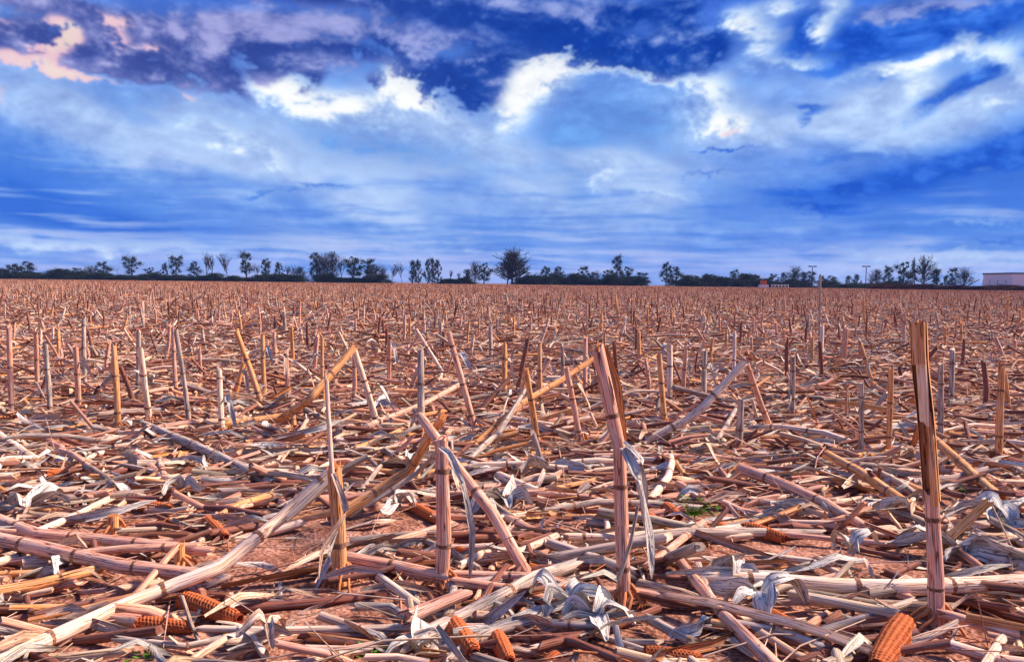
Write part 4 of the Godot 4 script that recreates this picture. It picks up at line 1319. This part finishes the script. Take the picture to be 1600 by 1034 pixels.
	for k in 2:
		var mb := MB.new()
		for j in 5:
			var q := Vector3(rng.randf_range(-.012, .012), 0, rng.randf_range(-.012, .012))
			mb.flat_tri(q, q + Vector3(rng.randf_range(.004, .012), rng.randf_range(0, .004), rng.randf_range(-.004, .004)), q + Vector3(rng.randf_range(-.003, .003), rng.randf_range(0, .004), rng.randf_range(.003, .008)), Color.WHITE)
		kinds.append([mb.mesh(), ["leaf_tan", "root"][k], "crumb", .002, 1.8, .1])
	var where := []
	var tints := []
	for q in kinds:
		where.append([]); tints.append([])
	for band in [[0.75, 3.0, 900.0, 0.0], [3.0, 7.0, 600.0, 0.2], [7.0, 15.0, 260.0, 0.6], [15.0, 30.0, 120.0, 1.0], [30.0, 62.0, 34.0, 1.0], [62.0, 110.0, 8.0, 1.0]]:
		var area: float = 0.70 * (band[1] ** 2 - band[0] ** 2) + 0.7 * (band[1] - band[0])
		var total := 0.0
		for q in kinds: total += lerpf(q[4], q[5], band[3])
		for k in int(area * band[2]):
			var p := spot(rng, band[0], band[1])
			var pick := rng.randf() * total
			var n := 0
			while n < kinds.size() - 1:
				pick -= lerpf(kinds[n][4], kinds[n][5], band[3])
				if pick < 0.0: break
				n += 1
			if band[0] < 1.0 and is_bare(p.x, p.y) and rng.randf() < (.8 if kinds[n][2] != "crumb" else .2): continue
			var close := 1.0 - smoothstep(2.0, 4.0, -p.y)
			var t := lying(p.x, p.y, kinds[n][3], rng, lerpf(.11, .022, close), .12 if rng.randf() < lerpf(.55, .92, close) else .45)
			var s := rng.randf_range(.6, 1.3) * lerpf(1.0, 1.1, band[3])
			t.basis = t.basis * Basis.from_scale(Vector3(s, s * .95, s * .95))
			where[n].append(t)
			var g := rng.randf_range(.72, 1.08)
			tints[n].append(Color(g, g * rng.randf_range(.9, 1.0), g * rng.randf_range(.82, 1.0)))
	for n in kinds.size():
		copies(kinds[n][2], kinds[n][0], M[kinds[n][1]], heap, where[n], tints[n])
	print("litter done ", Time.get_ticks_msec())
	# ---- standing stubs along the rows
	var stubs := []      # prototypes: [stem, rings, leaf or null, height]
	for k in 10:
		var h := rng.randf_range(.10, .27)
		var r := rng.randf_range(.0075, .0115)
		var pts := [Vector3(0, -.015, 0), Vector3(rng.randf_range(-.008, .008), h * .5, rng.randf_range(-.008, .008)), Vector3(rng.randf_range(-.012, .012), h, 0)]
		var mb := MB.new()
		tube(mb, pts, r * 1.08, r * .92, 7, rng, Vector2(0, .03), Color.WHITE, .12, .09)
		var rings := []
		for f in [.3, .72]:
			var pa := point_along(pts, h * f)
			rings.append(node_ring(pa[0], pa[1], r, 7))
		var lm: ArrayMesh = null
		if k % 2 == 0:
			var lb := MB.new()
			var a := rng.randf() * TAU
			var d := Vector3(cos(a), 0, sin(a))
			leaf(lb, [Vector3(0, h * .8, 0) + d * r, Vector3(0, h * .85, 0) + d * .05, Vector3(0, h * .4, 0) + d * .09], .014, rng, .8, .4, Color.WHITE, 8)
			lm = lb.mesh()
		stubs.append([mb.mesh(), rings, lm, h])
	var spots := []
	var row := 0
	var row_dir := Vector2(1, 0.20).normalized()
	while true:
		var d0 := 2.05 + row * .76
		if d0 > 72.0: break
		var half := 0.70 * d0 + 1.5
		var s := -half
		while s < half:
			s += rng.randf_range(.12, .26)
			if rng.randf() < .38: continue
			var p := Vector2(0, -d0) + row_dir * s + Vector2(rng.randfn(0, .02), rng.randfn(0, .035))
			if p.y > -2.75 or absf(p.x) > -p.y * .70 + .4: continue
			if p.y > -6.0:
				if rng.randf() < .35: continue
				var close := false
				for q in keepout:
					if q.distance_to(p) < .13: close = true
				if close: continue
			spots.append(p)
		row += 1
	spots.sort_custom(func(a, b): return a.y > b.y)
	var single := 300 - 72
	var far_where := []
	var far_tints := []
	for k in 50:
		far_where.append([]); far_tints.append([])
	var i := 0
	for p in spots:
		var n := rng.randi() % 10
		var ti: int = TONE_MIX[rng.randi() % 8]
		var lean := absf(rng.randfn(0, .16)) if rng.randf() < .75 else rng.randf_range(.3, 1.1)
		var a := rng.randf() * TAU
		var b := Basis(Vector3(cos(a), 0, sin(a)), lean) * Basis(Vector3.UP, rng.randf() * TAU)
		var sc := rng.randf_range(.75, 1.2)
		if rng.randf() < .03: sc *= 1.5
		b = b * Basis.from_scale(Vector3(1, sc, 1))
		var t := Transform3D(b, Vector3(p.x, gh(p.x, p.y), p.y))
		if i < single:
			var tone: String = TONES[ti]
			var o := thing("corn_stalk", "%s %s %scorn stalk stub standing in the stubble rows" % ["leaning" if lean > .22 else "upright", TONE_WORDS[tone], "tall " if sc > 1.25 else ""], "corn stalk", Vector3.ZERO, "standing corn stalk stubs")
			var stem := part("stem", stubs[n][0], M[tone], o)
			for r in stubs[n][1]: part("node", r, M.node, stem)
			if stubs[n][2]: part("leaf", stubs[n][2], M.leaf_grey if rng.randf() < .6 else M.leaf_tan, o)
			o.transform = t
		else:
			far_where[n * 5 + ti].append(t)
			var g := rng.randf_range(.7, 1.05)
			far_tints[n * 5 + ti].append(Color(g, g * .95, g * .9))
		i += 1
	var slim := MB.new()
	tube(slim, [Vector3(0, -.02, 0), Vector3(.004, .22, 0)], .0105, .009, 4, rng, Vector2(0, .03), Color.WHITE, 0.0, .3)
	var slim_mesh := slim.mesh()
	var dist_where := [[], [], [], [], []]
	var dist_tints := [[], [], [], [], []]
	for k in 150000:
		var p := spot(rng, 70.0, 245.0)
		if p.x < -0.05 * -p.y and p.y < -195.0: continue
		var ti: int = TONE_MIX[rng.randi() % 8]
		var b := Basis(Vector3(rng.randfn(), 0, rng.randfn()).normalized(), rng.randfn(0, .22)) * Basis.from_scale(Vector3(1.6, rng.randf_range(.7, 1.4), 1.6))
		dist_where[ti].append(Transform3D(b, Vector3(p.x, 0, p.y)))
		var g := rng.randf_range(.65, 1.0)
		dist_tints[ti].append(Color(g, g * .92, g * .86))
	var field := Node3D.new()
	field.name = "corn_stubble"
	add_child(field)
	tag(field, "far rows of cut corn stubble reaching to the tree line", "stubble", "", "stuff")
	for n in 10:
		for ti in 5:
			if far_where[n * 5 + ti].size(): copies("stub", stubs[n][0], M[TONES[ti]], field, far_where[n * 5 + ti], far_tints[n * 5 + ti])
	for ti in 5:
		copies("far_stub", slim_mesh, M[TONES[ti]], field, dist_where[ti], dist_tints[ti])
